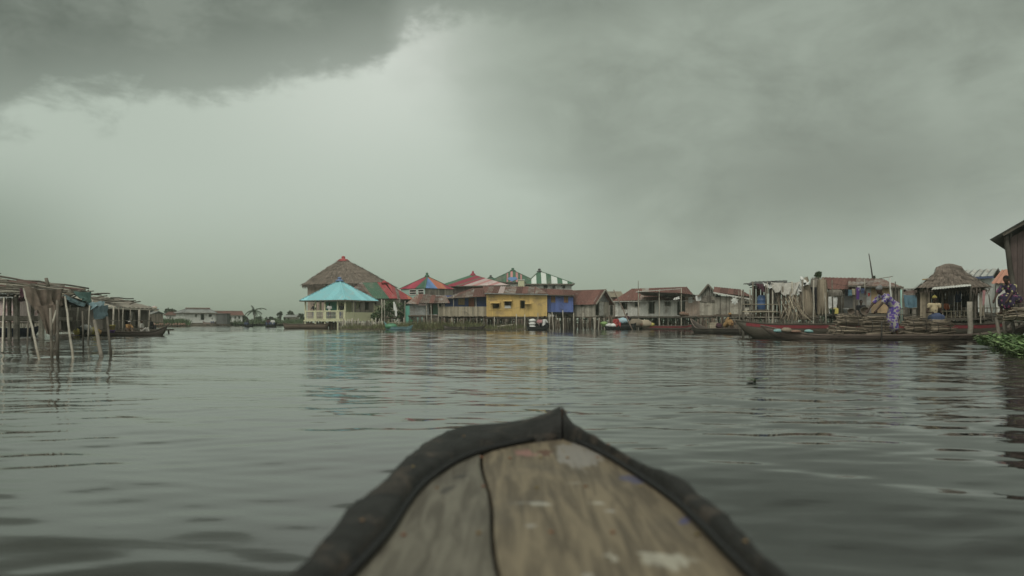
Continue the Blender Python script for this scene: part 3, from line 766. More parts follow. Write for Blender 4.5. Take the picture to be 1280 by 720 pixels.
# ---- shore grass and vegetation
def stuff(m, name, mats, label, cat): return tag(m.build(name, mats), label, cat, kind='stuff')
random.seed(11); m = MB()
for i in range(240):
    px = rnd(430, 655); D = rnd(70.6, 74.5); blades(m, (X(px, D), D, .04), 16, .35, rnd(.25, .62), .022)
for i in range(110):
    px = rnd(478, 604); D = rnd(71, 73); blades(m, (X(px, D), D, .05), 16, .35, rnd(.5, .95), .02)
stuff(m, 'shore_grass', ['grass blade'], 'yellow-green grass along the muddy edge below the painted stilt houses', 'grass')
random.seed(12); m = MB()
for i in range(520):
    D = rnd(119, 135); px = rnd(150, 232); blades(m, (X(px, D), D, .2), 9, .8, rnd(.7, 1.25), .06)
stuff(m, 'reed_bed', ['leaf'], 'green reed bed beside the far water tower', 'reeds')
random.seed(13); m = MB()
for i in range(620):
    D = rnd(139, 165); px = rnd(286, 382); leaf_cloud(m, (X(px, D), D, rnd(.2, .9+.6*noise.noise(Vector((px*.12, 0, 0))))), rnd(.3, .75), 16, .13)
stuff(m, 'shore_bushes', ['leaf'], 'low green scrub along the far bank left of the thatched house', 'bushes')
random.seed(14); m = MB()
for i in range(900):
    px = rnd(430, 1340); D = rnd(108, 122); leaf_cloud(m, (X(px, D), D, rnd(.3, 2.1)), rnd(.4, 1.1), 18, .2)
stuff(m, 'thicket', ['dark leaf'], 'dark thicket seen low behind and beneath the stilt houses', 'bushes')

# ---- far trees
TG = 'trees on the far shore'
random.seed(3)
for a in [('dark rounded tree behind the small red-roofed house', 215, 386.5, 175, 24, 1500, 'dark leaf', TG, .3),
          ('pointed dark tree on the far bank, just right of the gap', 351, 388.5, 165, 9, 700, 'dark leaf', TG, .22),
          ('broad dark tree on the far bank left of the thatched house', 364, 389, 165, 15, 1000, 'dark leaf', TG, .25),
          ('low dark tree right next to the thatched house', 375, 391.5, 165, 12, 800, 'dark leaf', TG, .25),
          ('low bushy tree at the end of the long white house', 304, 394, 150, 12, 700, 'dark leaf', TG, .22),
          ('low bush tree between the palm and the pointed tree', 338, 396.5, 165, 14, 700, 'dark leaf', TG, .22),
          ('squat bushy tree below the palm', 324, 396, 160, 12, 600, 'dark leaf', TG, .22)]:
    tree('tree', a[0], a[1], a[2], a[3], a[4], a[5], .2, a[6], a[7], a[8], trunk_f=.3)
palm('lone palm tree standing up from the far shore scrub', 317, 385.5, 165, .2, TG, 2.6)
tree('tree', 'green treetop poking up behind the rusty shack roof', 1021.5, 333, 62, 10, 900, .3, 'leaf', None, .16, 7, .55)
tree('tree', 'small bush top beside the slanting antenna pole', 1093, 342, 52, 10, 400, .3, 'dark leaf', None, .1, 5, .75)

# ---- far left village
t = thing('water_tower', 'pinkish round water tower with a yellowish tank on the far shore', 'water tower', (X(193, 170), 170, .2))
m = MB(); m.lathe((0, 0, 0), [(.5, -.3), (.5, 1.4), (.57, 1.5), (.57, 3.5), (.53, 3.6)], 18); m.build('tank', 'tank paint', t)
m = MB(); m.lathe((0, 0, 3.57), [(.55, 0), (.5, .1), (.2, .2), (.15, .26)], 18); m.build('cap', 'pinkish tin', t)
m = MB(); m.beam((-.3, -.62, 0), (-.3, -.62, 3.5), .05, .05); m.beam((0, -.62, 0), (0, -.62, 3.5), .05, .05)
for i in range(10): m.beam((-.3, -.62, .2+i*.33), (0, -.62, .2+i*.33), .04, .04)
m.build('ladder', 'grey board', t)
def simple_house(label, pxl, pxr, D, depth, pyf, pyt, pyr, wall, roof, holes=(), ov=.3, vr=None, st=0, hipm=False, D2=None, **k):
    t, L, zf, zt = house('house', label, pxl, pxr, D, D2 or D, depth, pyf, pyt, wall, holes, stilts=st, **k)
    zr = Z(pyr, D)
    if hipm: hip(t, -ov, L+ov, -ov, depth+ov, zt, L*.3, L*.7, depth/2, zr, [roof])
    else: gable_u(t, L, depth, zt, zr, roof, ov, vr=vr)
    return t, L, zf, zt
simple_house('small white house with a maroon roof behind the reeds', 207, 224, 150, 4, 400, 393.5, 389.5, 'white paint', 'rust tin', [(212, 214, 395.5, 398, 'window')])
simple_house('pinkish wall house by the reeds at the end of the left shacks', 176, 188, 110, 4, 402.5, 392, 389, 'pink board', 'grey tin', [(180, 183, 395, 399, 'window')])
HG = 'houses along the far left shore'
t, L, zf, zt = house('house', 'white far house with grey upper wall and red-capped grey roof', 230, 269.5, 136.5, 139.5, 6, 403.5, 391, 'white paint', [(243.5, 246, 393, 396, 'window'), (250.5, 255, 392.5, 400, 'door'), (261, 264.5, 393, 396, 'window')], group=HG, stilts=2.2, rows=2, w=.3, tone=.5)
zr = Z(385.5, 137)
hip(t, -.4, L+.2, -.5, 6.3, zt, L*.22, L*.92, 3, zr, ['grey tin'])
m = MB(); m.beam((L*.18, 2.9, zr+.1), (L*.95, 2.9, zr+.1), .9, .14); m.build('ridge_cap', 'rust tin', t)
simple_house('long white house with a brown-red roof on the far left shore', 270, 303, 142, 5, 402.5, 393.5, 388.5, 'white paint', 'rust tin', [(287, 289, 395.5, 398.5, 'window'), (293, 295, 395.5, 398.5, 'window'), (298, 300, 395.5, 398.5, 'window')], group=HG, tone=.5, D2=144, vr=2.4)
t = thing('storage_shed', 'black boarded shed between the two white far houses', 'shed', (X(270.5, 134), 134, 0))
m = MB(); m.planks((0, 0), (1.75, 0), .3, Z(392.5, 134), w=.25); m.planks((1.75, 0), (1.75, 1.6), .3, Z(392.5, 134), w=.25); m.planks((0, 1.6), (0, 0), .3, Z(392.5, 134), w=.25); m.build('wall', 'dark tin', t)
m = MB(); m.box((-.1, -.15, Z(392.5, 134)), (1.85, 1.8, Z(392, 134)+.04)); m.build('roof', 'dark tin', t)
for i in range(4):
    m = MB(); m.pole((.1+i*.5, .1, -.4), (.1+i*.5, .1, .35), .07); m.build('stilt', 'dark pole', t)
m = MB(); m.box((0, -.02, .22), (1.75, 1.6, .3)); m.build('floor', 'brown board', t)
# clay strip of piled pots along the water's edge in front of the reeds
random.seed(21)
for i in range(13):
    px = 190+i*3.4+rnd(-.6, .6); D = 117.2+rnd(-.5, .5); m = MB(); r = rnd(.16, .24)
    m.lathe((0, 0, 0), [(r*.6, 0), (r, r*.6), (r*.95, r*1.1), (r*.5, r*1.5), (r*.62, r*1.75)], 10)
    solo(m, 'clay_pot', 'clay', 'round terracotta pot in the row at the water edge before the far reeds', 'pot', (X(px, D), D, .12), 'clay pots at the far reed bank')
simple_house('tiny pale hut on the far bank beside the thatched house', 357, 369, 160, 3, 401.5, 396, 393.5, 'pale board', 'grey tin', [(360, 362, 397.5, 400, 'window')])
# far boats with people
BG = 'small boats before the far shore'
def far_boat(label, pxl, pxr, py, **k):
    D = DW(py); return pirogue('boat', label, (X(pxl, D), D), (X(pxr, D), D+rnd(-.4, .4)), group=BG, **k)
far_boat('dark wooden boat moored left below the white far house', 233, 252, 406.9, beam=1.1, h=.45, hull='pale boat wood')
far_boat('wider wooden boat moored below the door of the white far house', 253.5, 270, 407.2, beam=1.3, h=.55, rise=(.2, .3), hull='pale boat wood')
far_boat('small dark boat beside the black shed', 279, 288, 406.6, beam=.9, h=.4, hull='dark boat paint')
far_boat('dark boat carrying one paddler in mid channel', 305, 316, 408.6, beam=.9, h=.32, hull='dark boat paint')
far_boat('dark boat carrying two people in mid channel', 331, 346, 408.9, beam=.95, h=.35, hull='dark boat paint')
PG = 'people in the far boats'
for lab, px, py, tp, ha, z in [('person in dark shirt seated in the small channel boat', 310, 408.6, 'black cloth', None, .2), ('person with pale head wrap seated at the left of the two-person boat', 335.5, 408.9, 'maroon cloth', 'white cloth', .2),
                            ('person in white seated at the right of the two-person boat', 341, 408.9, 'white cloth', None, .2), ('person in white shirt sitting in the wide boat by the far house', 265, 407.2, 'white cloth', None, .35)]:
    D = DW(py); person(lab, (X(px, D), D, z), rnd(-.6, .6), 'low', .15, 'fwd', tp, 'denim cloth', ha, 1, .04, group=PG)

# ================================================================== thatched house, pavilion, green-roofed house
D = 88; t = thing('thatched_house', 'tall brown thatched pyramid-roof house with red peak cap behind the teal pavilion', 'house', (X(377, D), D, 0))
L = X(483, D)-X(377, D); dp = 8.5; ze = Z(356.5, D); za = Z(320.5, D); ux = X(419, D)-X(377, D)
c = [(0, 0, ze), (L, 0, ze+.25), (L, dp, ze), (0, dp, ze)]; ap = V((ux, dp/2, za)); e = .22
tops = [ap+V((-e, -e, 0)), ap+V((e, -e, 0)), ap+V((e, e, 0)), ap+V((-e, e, 0))]
random.seed(31)
thatch_faces([(c[0], c[1], tops[1], tops[0]), (c[1], c[2], tops[2], tops[1]), (c[2], c[3], tops[3], tops[2]), (c[3], c[0], tops[0], tops[3])], dens=26, blade=.7, wd=.035, sag=-.03, layers=8).build('roof', 'thatch', t)
m = MB(); m.lathe((ux, dp/2, za-.1), [(.8, -.15), (.5, .1), (.22, .18), (.2, .3), (.24, .36), (.16, .45), (.03, .5)], 12); m.build('peak_cap', 'red tin', t)
for a, b in (((.5, .6), (L-.5, .6)), ((L-.5, .6), (L-.5, dp-.6)), ((L-.5, dp-.6), (.5, dp-.6)), ((.5, dp-.6), (.5, .6))):
    m = MB(); m.planks(a, b, .9, ze+.1, w=.3); m.build('wall', 'pink board', t)
m = MB(); m.box((.4, .5, .75), (L-.4, dp-.5, .86)); m.build('floor', 'brown board', t)
for u in (.6, L*.25, L*.5, L*.75, L-.6):
    for v in (.7, dp-.7):
        m = MB(); m.pole((u, v, -.4), (u, v, .8), .1); m.build('stilt', 'stilt wood', t)

# pavilion, one corner towards the water
A = V((X(374, 78.7), 78.7, 0)); B = V((X(431.5, 76), 76, 0)); L = (B-A).length
t = thing('pavilion', 'open veranda pavilion with teal tin pyramid roof and pale yellow balustrade', 'pavilion', A, math.atan2(B.y-A.y, B.x-A.x))
ze, za, zf, zr = Z(375, 77), Z(348.5, 77), .86, 1.72; S = 5.2
hip(t, 0, L, 0, S, ze, L/2, L/2, S/2, za, ['teal tin'], pitch=.22, amp=.022, fin=('blue tin', 1.3))
i0 = .42; i1 = L-.35; s1 = S-.4
for (u, v) in [(i0, i0), (i0+1.3, i0), (i0+2.5, i0), (i1-.9, i0), (i1, i0), (i0, s1), (i1, s1), (i0, 2.6), (i1, 1.6)]:
    m = MB(); m.box((u-.06, v-.06, -.4 if (u, v) != 0 else 0), (u+.06, v+.06, ze)); m.build('post', 'cream paint', t)
for i in range(9):
    m = MB(); u = i0+(i1-i0)*(i % 5)/4; v = i0+.8 if i < 5 else 3; m.pole((u+rnd(-.1, .1), v, -.5), (u, v, zf-.1), .07); m.build('stilt', 'stilt wood', t)
m = MB(); m.box((i0-.12, i0-.14, zf-.14), (i1+.12, s1+.1, zf)); m.build('floor', 'cream paint', t)
for (a, b) in (((i0, i0-.05), (i0+1.3, i0-.05)), ((i0+1.3, i0-.05), (i0+2.5, i0-.05)), ((i0+2.5, i0-.05), (i1-.9, i0-.05)), ((i1-.9, i0-.05), (i1, i0-.05)), ((i0-.05, 2.6), (i0-.05, i0))):
    m = MB(); a = V((*a, 0)); b = V((*b, 0)); d = (b-a).normalized()
    m.beam(a+V((0, 0, zr)), b+V((0, 0, zr)), .09, .12, 0); m.beam(a+V((0, 0, zf+.08)), b+V((0, 0, zf+.08)), .06, .1, 0)
    for p in (a+d*.12, b-d*.12): m.beam(p+V((0, 0, zf+.05)), p+V((0, 0, zr)), .12, .07, 0)
    for k in range(5): m.beam(a+d*.15+V((0, .01, zf+.2+k*.13)), b-d*.15+V((0, .01, zf+.2+k*.13)), .02, .075, 1)
    m.build('balustrade', ['cream paint', 'pale board'], t)
m = MB(); m.planks((.5, 3.2), (2.1, 3.2), zf, ze, w=.3, tone=.5); m.build('back_wall', 'aqua paint', t)
m = MB(); m.planks((2.1, 3.2), (i1, 3.2), zf, ze, [(2.7, 3.0, zf, ze-.4), (3.6, 4.1, zf+.8, ze-.3)], w=.3, tone=.5); m.build('back_wall', 'cream paint', t)
Z1 = zf+.75
m = MB(); m.planks((i1+.08, i0+.1), (i1+.08, s1), zf-.05, Z1, w=.4, tone=.5); m.build('low_wall', 'cream paint', t)
m = MB(); m.planks((i1+.06, i0+1.0), (i1+.06, s1), Z1, ze, [(i0+.15, i0+.7, Z1+.3, ze-.1), (i0+1.5, i0+2.1, Z1+.25, ze-.12)], w=.16); m.build('side_wall', 'grey board', t)
m = MB(); m.planks((i0, s1), (i1, s1), zf, ze, w=.3); m.build('back_wall', 'grey board', t)
for px, ty, lab in ((393, 'black cloth', 'person in black leaning on the pavilion balustrade near its left posts'), (412, 'white cloth', 'person in white shirt standing inside the teal-roofed pavilion'), (427, 'black cloth', 'person in black standing at the right corner of the pavilion')):
    Dp = 78.4-(px-393)*.045; person(lab, (X(px, Dp), Dp, zf), rnd(-.4, .6), 'stand', .1, 'fwd', ty, 'denim cloth', None, .95, .035)

# green and red roofed house right of the pavilion
D = 81; t, L, zf, zt = house('house', 'house with green and red striped tin roof beside the teal pavilion', 428, 500, D, D, 6, 396, 373.5, 'pale board',
    [(448.5, 454.5, 376, 383.5, 'window'), (464, 470, 375, 380, 'window')], stilts=1.6, w=.28, side='grey board')
q = lambda px, py, v: (X(px, D)-X(428, D), v, Z(py, D))
f = [q(424, 374, -.5), q(497, 374, -.5), q(474, 351, 3), q(443, 352.5, 3)]
dirn = (V(f[1])-V(f[2])).normalized(); nn = (V(f[1])-V(f[0])).cross(V(f[3])-V(f[0])).normalized()
def gr(s, k): return 1 if s < .08 else (2 if s < .46 else (0 if s < .84 else 2))
r = roof_part(t, [(f, nn.cross(dirn), lambda s, k: 1 if s > .86 else (0 if s > .60 else (2 if s > .42 else (1 if s > .38 else 0)))),
    ([q(497, 374, -.5), q(513, 373, 3.2), q(476, 350, 3)], V((16, 3.7, 0)), lambda s, k: [1, 1, 2, 1, 1, 3][k % 6]),
    ([q(513, 373, 3.2), q(497, 374, 6.5), q(476, 350, 3)], (0, 1, 0), lambda s, k: 1),
    ([q(424, 374, 6.5), q(497, 374, 6.5), q(474, 351, 3), q(443, 352.5, 3)], (1, 0, 0), lambda s, k: 0),
    ([q(424, 374, 6.5), q(424, 374, -.5), q(443, 352.5, 3)], (0, 1, 0), lambda s, k: 0)], ['green tin', 'red tin', 'mixed tin', 'orange tin'], panel=.5)
m = MB(); m.lathe(q(474.5, 351, 3), [(.3, 0), (.2, .1), (.08, .18)], 10); m.beam(q(471, 352, 2.7), q(480, 352, 2.9), .9, .1); m.build('ridge_cap', 'red tin', r)
m = MB(); m.planks((X(466, D)-X(428, D), -.08), (X(476, D)-X(428, D), -.08), Z(395.5, D), Z(382, D), w=.5, tone=.5); m.build('low_wall', 'cream paint', t)
# bush and thin poles before it
t = thing('bush', 'green leafy bush behind the stake fence and the white hanging cloth', 'bush', (X(488, 77), 77, .1)); m = MB(); random.seed(41)
for px, py, r_ in ((474, 393, .6), (479, 387, .75), (486, 383, .8), (494, 384, .8), (501, 387, .75), (484, 392, .7), (496, 392, .7), (505, 393, .5), (489, 379, .45), (469, 396, .4)):
    leaf_cloud(m, (X(px, 77)-X(488, 77), rnd(-.4, .4), Z(py, 77)-.1), r_, 150, .13)
m.build('foliage', 'leaf', t)
m = MB()
for a in (-.7, -.3, .2, .6): m.tube([(a*.4, 0, -.2), (a, 0, .8), (a*1.3, 0, 1.6)], [.04, .03, .015], 5)
m.build('stems', 'bark', t)
def pole_thing(label, p, q, r=.04, mat='pale pole', name='pole', cat='pole', group=None, r2=None):
    p = V(p); q = V(q); m = MB(); m.pole(p, q, r, r2, wob=r*.28); return solo(m, name, mat, label, cat, (p.x, p.y, 0), group)
def wp(px, py, D): return W(px, py, D)
PG2 = 'thin poles by the green-roofed house'
pole_thing('thin pale pole holding the green roof corner, left one of two', wp(477.5, 412, 75), wp(477, 374, 75), .06, group=PG2)
pole_thing('thin pale pole holding the green roof corner, right one of two', wp(481, 412, 76), wp(480.5, 375, 76), .05, group=PG2)
pole_thing('thin pole between the hanging cloth and the rusty shelter', wp(506, 412, 75), wp(506.3, 376, 75), .045, group=PG2)
m = MB(); random.seed(5); drape(m, (X(491.6, 75.5), 75.5, Z(377, 75.5)), (X(493.4, 75.5), 75.5, Z(377.5, 75.5)), (X(492, 75.5), 75.5, Z(388, 75.5)), (X(497, 75.5), 75.4, Z(389, 75.5)), 6, 8, 0, .04)
drape(m, (X(493.5, 75.5), 75.45, Z(388, 75.5)), (X(496, 75.5), 75.45, Z(388, 75.5)), (X(494, 75.5), 75.5, Z(395, 75.5)), (X(496.5, 75.5), 75.4, Z(395.5, 75.5)), 4, 5, 0, .03)
solo(m, 'hanging_cloth', 'white cloth', 'long white cloth hanging from a line in front of the bush', 'cloth', (X(492, 75.5), 75.5, Z(377, 75.5)))
pole_thing('slanting thin stick running from the white cloth to the shelter', wp(493, 384, 75.6), wp(507, 393.5, 75.6), .03, 'stilt wood')

# stake fence round the pavilion garden
def stake_fence(label, pts, h, mat='pale board', sp=.16, r=.035, rail=True, jit=.3):
    t = thing('stake_fence', label, 'fence', (pts[0][0], pts[0][1], 0)); o = V((pts[0][0], pts[0][1], 0)); m = MB()
    for (a, b) in zip(pts[:-1], pts[1:]):
        a = V((*a, 0))-o; b = V((*b, 0))-o; n = int((b-a).length/sp)
        for i in range(n):
            p = a.lerp(b, (i+rnd(-.3, .3))/n); hh = h*rnd(1-jit, 1+jit*.4)
            m.pole(p+V((0, 0, -.3)), p+V((rnd(-.08, .08), rnd(-.05, .05), hh)), r*rnd(.7, 1.3), wob=.012, n=5)
    m.build('stakes', mat, t)
    if rail:
        m = MB()
        for (a, b) in zip(pts[:-1], pts[1:]):
            a = V((*a, 0))-o; b = V((*b, 0))-o
            m.pole(a+V((0, .04, h*.6)), b+V((0, .04, h*.6)), .03)
        m.build('rail', mat, t)
    return t
random.seed(51)
stake_fence('pale stake fence standing along the grass below the pavilion', [(X(424, 75), 75), (X(480, 74.6), 74.6)], .98, 'pale board', .13, .045)
stake_fence('shorter pale stake fence behind the teal boat', [(X(482, 75.6), 75.6), (X(522, 75.6), 75.6)], 1.0, 'pale board', .2, .04)
stake_fence('brown stake wall under the pavilion behind the flat barge', [(X(380, 79), 79), (X(432, 77.5), 77.5)], .8, 'brown board', .12, .06)
# dark screens of stakes closing the space under the rear houses
stake_fence('dark stake screen beneath the houses from shelter to blue house', [(X(500, 84), 84), (X(720, 82), 82)], 1.25, 'brown board', .15, .08)
stake_fence('dark stake screen beneath the long whitewashed plank house', [(X(712, 80), 80), (X(882, 76), 76)], 1.2, 'brown board', .15, .08)
stake_fence('dark stake screen beneath the grey plank sheds', [(X(872, 70), 70), (X(945, 69), 69)], 1.3, 'brown board', .15, .08)
stake_fence('stake screen behind the moored long boats on the right', [(X(925, 46), 46), (X(1120, 48), 48), (X(1300, 44), 44)], 1.05, 'old beam', .1, .045)

# barge, teal boat, grass-side boats
D = DW(411.2); pirogue('barge', 'long flat brown barge moored left of the pavilion', (X(352, D), D+.5), (X(411, D), D), 1.4, .45, (.12, .1), hull='brown board', seats=3, fine=3.4, endlen=.1, cat='barge')
D = DW(412.8); pirogue('boat', 'pale teal wooden boat with upturned bow moored at the grass', (X(479.5, D), D+.4), (X(516, D), D), .9, .26, (.42, .15), hull='teal boat paint', seats=3, endlen=.2)
m = MB(); m.ball((0, 0, .1), (.5, .28, .24), wob=.08, n=14); solo(m, 'tarpaulin_bundle', 'green plastic', 'green tarpaulin bundle lying in the teal boat', 'bundle', (X(488.5, D), D+.1, .22))
person('person in green shirt and pants standing at the grassy edge by the teal boat', (X(514, 73.5), 73.5, .1), .5, 'stand', .1, 'down', 'green cloth', 'green cloth', None, .55, .035)
D = DW(411.9); pirogue('boat', 'low brown boat lying in the grass below the plank balcony', (X(553, D), D), (X(606, D), D+.4), .9, .22, (.2, .12), hull='boat wood', seats=4)

# ================================================================== rear coloured roofs
def finp(mat, s=1): return (mat, s)
# multicolour roof, corner towards us
D = 84; A = V((X(498.5, D+2.1), D+2.1, 0)); B = V((X(531, D-.5), D-.5, 0)); AB = (B-A).length; ang = math.atan2(B.y-A.y, B.x-A.x)
Cx = V((X(569, D+2.2), D+2.2, 0)); BC = 4.6
t = thing('painted_house', 'mint-walled house under a crimson, green, blue and orange peaked roof', 'house', A, ang)
ze = Z(360.3, D); za = Z(343.5, D)
f = AB; dd = (Cx-B); perp = V((-math.sin(ang), math.cos(ang), 0)); dp = dd.dot(perp)
wl = f+dd.dot((B-A).normalized())     # right corner slips outward: skewed plan, as the roof was patched
a0, b0, c0, d0 = V((0, 0, ze)), V((f, 0, ze)), V((wl, dp, ze)), V((wl-f, dp, ze)); pk = (a0+c0)/2; pk.z = za
r = roof_part(t, [([a0, b0, pk], b0-a0, lambda s, k: 0 if s < .62 else 1), ([b0, c0, pk], c0-b0, lambda s, k: 2 if s < .40 else (3 if s < .72 else 0)), ([c0, d0, pk], d0-c0, lambda s, k: 0), ([d0, a0, pk], a0-d0, lambda s, k: 1)],
    ['crimson tin', 'green tin', 'blue tin', 'orange tin'], panel=.6)
m = MB(); m.lathe(pk, [(.28, -.1), (.2, .1), (.09, .17), (.16, .22), (.13, .31), (.02, .38)], 10); m.build('finial', 'green tin', r)
m = MB()
for s_ in (a0, b0, c0): m.beam(s_, pk, .16, .06)
m.build('hip_cap', 'green tin', r)
ins = .93; P4 = [pk.lerp(k, ins) for k in (a0, b0, c0, d0)]
ww = [(1.05, 1.55), (1.95, 2.7)]; l4 = (P4[1]-P4[0]).length; Zb = ze-1.35
m = MB(); m.planks((P4[0].x, P4[0].y), (P4[1].x, P4[1].y), Zb-2.2, ze, [(l4*.38, l4*.66, ze-.62, ze-.12), (l4*.73, l4*.97, ze-.62, ze-.12)], w=.3, tone=.5); m.build('wall', 'mint paint', t)
for (u0, u1) in ((l4*.38, l4*.66), (l4*.73, l4*.97)):
    m = MB(); y = P4[0].y-.03; o = P4[0].x
    for (a, b) in (((u0, -.62), (u1, -.62)), ((u0, -.12), (u1, -.12)), ((u0, -.62), (u0, -.12)), ((u1, -.62), (u1, -.12)), ((u0, -.38), (u1, -.38))):
        m.beam((o+a[0], y, ze+a[1]), (o+b[0], y, ze+b[1]), .07, .07)
    m.build('window', 'white paint', t)
for i, mt in ((1, 'grey board'), (2, 'grey board'), (3, 'mint paint')):
    a, b = P4[i], P4[(i+1)%4]; m = MB(); m.planks((a.x, a.y), (b.x, b.y), Zb-2.2, ze, w=.2); m.build('wall', mt, t)
# red and white roof over the long grey board wall
D = 87; t, L, zf, zt = house('house', 'long grey board house under the red and whitish peaked roof', 548, 632, D, D, 6, 396, 357.5, 'mauve board', (), stilts=2.4, w=.22, rows=2)
q = lambda px, py, v: V((X(px, D)-X(548, D), v, Z(py, D)))
a0, b0, pk, c0, d0 = q(545, 358.5, -.4), q(638, 357, -.4), q(589.5, 341, 3), q(638, 357, 6.4), q(545, 358.5, 6.4)
nn = (b0-a0).cross(pk-a0).normalized(); dirn = (pk-a0).normalized()
def rw(s, k):
    return 0 if s < .08 else (1 if s < .24 else (0 if s < .28 else (1 if s < .33 else [3, 3, 2, 3, 3, 3, 2][k % 7])))
r = roof_part(t, [([a0, b0, pk], dirn.cross(nn), lambda s, k: rw(s, k)), ([b0, c0, pk], (0, 1, 0), lambda s, k: 2), ([c0, d0, pk], (1, 0, 0), lambda s, k: 1), ([d0, a0, pk], (0, 1, 0), lambda s, k: 0)],
    ['green tin', 'crimson tin', 'pink tin', 'pinkish tin'], panel=.42)
m = MB(); m.lathe(pk, [(.45, -.2), (.25, .05), (.1, .2), (.14, .3), (.03, .4)], 10); m.build('finial', 'crimson tin', r)
m = MB(); m.beam(q(570, 358.2, -.42), q(638, 357.2, -.42), .05, .12); m.build('eave_board', 'old beam', r)
# small dark finial roof between, green and pink roof, green and white roof
D = 118; t, L, zf, zt = house('house', 'small green-roofed house with a dark finial, between the peaked roofs', 603, 625, D, D, 4, 396, 352, 'grey board', (), stilts=0)
hip(t, -.4, L+.4, -.4, 4.4, zt, L*.45, L*.45, 2, Z(345.5, D), ['green tin'], fin=('dark tin', 1.2))
D = 104; t, L, zf, zt = house('house', 'far house with green roof, pink stripes and a blue patch below the peak', 614, 668, D, D, 6, 396, 352.5, 'white plank', [(622, 626, 354, 359, 'window'), (660, 664, 354, 359, 'window')], stilts=0)
hip(t, -.4, L+.4, -.4, 6.4, zt, L*.5, L*.5, 3, Z(336, D), ['green tin', 'pink tin'], [lambda s, k: 1 if .36 < s < .68 and k % 2 else 0]*4, panel=.32, fin=('green tin', 1.3))
q = lambda px, py, v: (X(px, D)-X(614, D), v, Z(py, D))
sv = lambda py: -.4+3.4*(352.5-py)/16.5-.12
m = MB(); m.add([q(634, 348.5, sv(348.5)), q(636.5, 346, sv(346)), q(645, 346, sv(346)), q(647, 348.5, sv(348.5)), q(640, 352, sv(352))], [(4,3,2,1,0)], 0, .5); m.add([(p[0], p[1]+.5, p[2]-.12) for p in m.v], [(0,1,2,3,4)], 0, .5)
for i in range(5):
    a, b = m.v[i], m.v[(i+1)%5]; m.add([a, b, (b[0], b[1]+.5, b[2]-.12), (a[0], a[1]+.5, a[2]-.12)], [(0,3,2,1)], 0, .5)
m.build('roof_patch', 'blue tin', t)
t = thing('chimney_tower', 'small square cream tower beside the green and white striped roof', 'tower', (X(651.5, 99), 99, 0))
m = MB(); m.box((-.38, -.38, 1), (.38, .38, Z(350.5, 99))); m.build('shaft', 'cream paint', t); m = MB(); m.box((-.46, -.46, Z(350.5, 99)), (.46, .46, Z(349.6, 99))); m.build('cap', 'white paint', t)
m = MB(); m.box((-.5, -.5, -.3), (.5, .5, 1)); m.build('base', 'grey board', t)
D = 96; t, L, zf, zt = house('house', 'white-walled house with green and white striped peaked roof', 664, 714.5, D, D, 6, 396, 354.8, 'white plank', [(680, 684, 356, 360.5, 'window'), (690, 694, 356, 360.5, 'window'), (703, 706.5, 356, 360.5, 'window')], stilts=0, w=.3)
u = lambda px: X(px, D)-X(664, D)
hip(t, u(657), u(718), -.5, 6.5, zt, u(675), u(675), 2.0, Z(337.5, D), ['green tin', 'white tin'], [lambda s, k: (k % 2)]*4, panel=.62, fin=('dark tin', 1.1))
# ================================================================== front row: shelter, balcony house, yellow, blue, gable
random.seed(61)
D = 74.5
t, L, zf, zt = house('shelter', 'low shelter with patchy brown tin roof and grey tin wall above the grass', 512, 548, D, D, 3.2, 393.5, 378.5, 'grey tin', [(536, 548.3, 378, 393, 'open')], stilts=1.1, w=.5, side='grey board', smat='stilt wood')
q = lambda px, py, v: V((X(px, D)-X(512, D), v, Z(py, D)))
roof_part(t, [([q(508, 379.5, -.4), q(524, 379.8, -.5), q(536, 366.8, 1.6), q(520, 366, 1.6)], (1, 0, 0)), ([q(524, 379, -.6), q(563, 377.5, -.5), q(556, 368.3, 1.6), q(528, 366.2, 1.6)], (1, .0, 0)),
    ([q(508, 379.5, 3.6), q(563, 377.5, 3.6), q(556, 368, 1.6), q(520, 366, 1.6)], (1, 0, 0))], ['mixed tin', 'rust tin'], matf=lambda s, k: 1 if k % 4 == 2 else 0, panel=.45)
m = MB(); m.planks((.9*.9, -.35), (1.7, -.35), Z(381.5, D), Z(379, D), w=.6); m.build('sign_board', 'pinkish tin', t)
m = MB(); m.planks((X(540, D)-X(512, D), .9), (X(548.5, D)-X(512, D), .9), zf, Z(380, D), w=.4, tone=.5); m.build('inner_wall', 'green plastic', t)
for px in (534.5, 540, 549):
    m = MB(); m.pole(q(px, 409, -.35), q(px-1, 378, -.35), .045, .04); m.build('post', 'pale pole', t)
m = MB(); m.planks((X(505.5, D)-X(512, D), .7), (-.02, .7), Z(404, D), Z(382, D), w=.4, tone=.5); m.build('side_screen', 'aqua paint', t)
# balcony house
t, L, zf, zt = house('house', 'blue-walled house behind a pale plank balcony, with orange door', 556, 612, D+1.4, D+1.4, 4, 394.8, 369.5, 'blue paint',
    [(573, 580.7, 373, 380.8, 'window', 'ochre shutter'), (586, 593, 372.5, 385, 'door', 'orange door')], stilts=1.0, w=.4, side='grey board', tone=.5)
q = lambda px, py, v: V((X(px, D+1.4)-X(556, D+1.4), v, Z(py, D+1.4)))
m = MB(); m.planks((X(548, D)-X(556, D+1.4), -1.5), (X(609, D)-X(556, D+1.4), -1.5), Z(395, D), Z(383.2, D), w=.16, jit=.06); m.build('balcony_wall', 'fence board', t)
m = MB(); m.box((X(548, D)-X(556, D+1.4), -1.45, Z(395, D)-.1), (L, -.05, Z(395, D))); m.build('balcony_floor', 'brown board', t)
for px in (549, 557, 566, 573, 581, 589, 597, 605):
    m = MB(); m.pole(q(px+rnd(-1.5, 1.5), 414, -1.35), q(px, 395.6, -1.35), .07*rnd(.8, 1.3), wob=.03); m.build('stilt', 'stilt wood' if px % 2 else 'pale pole', t)
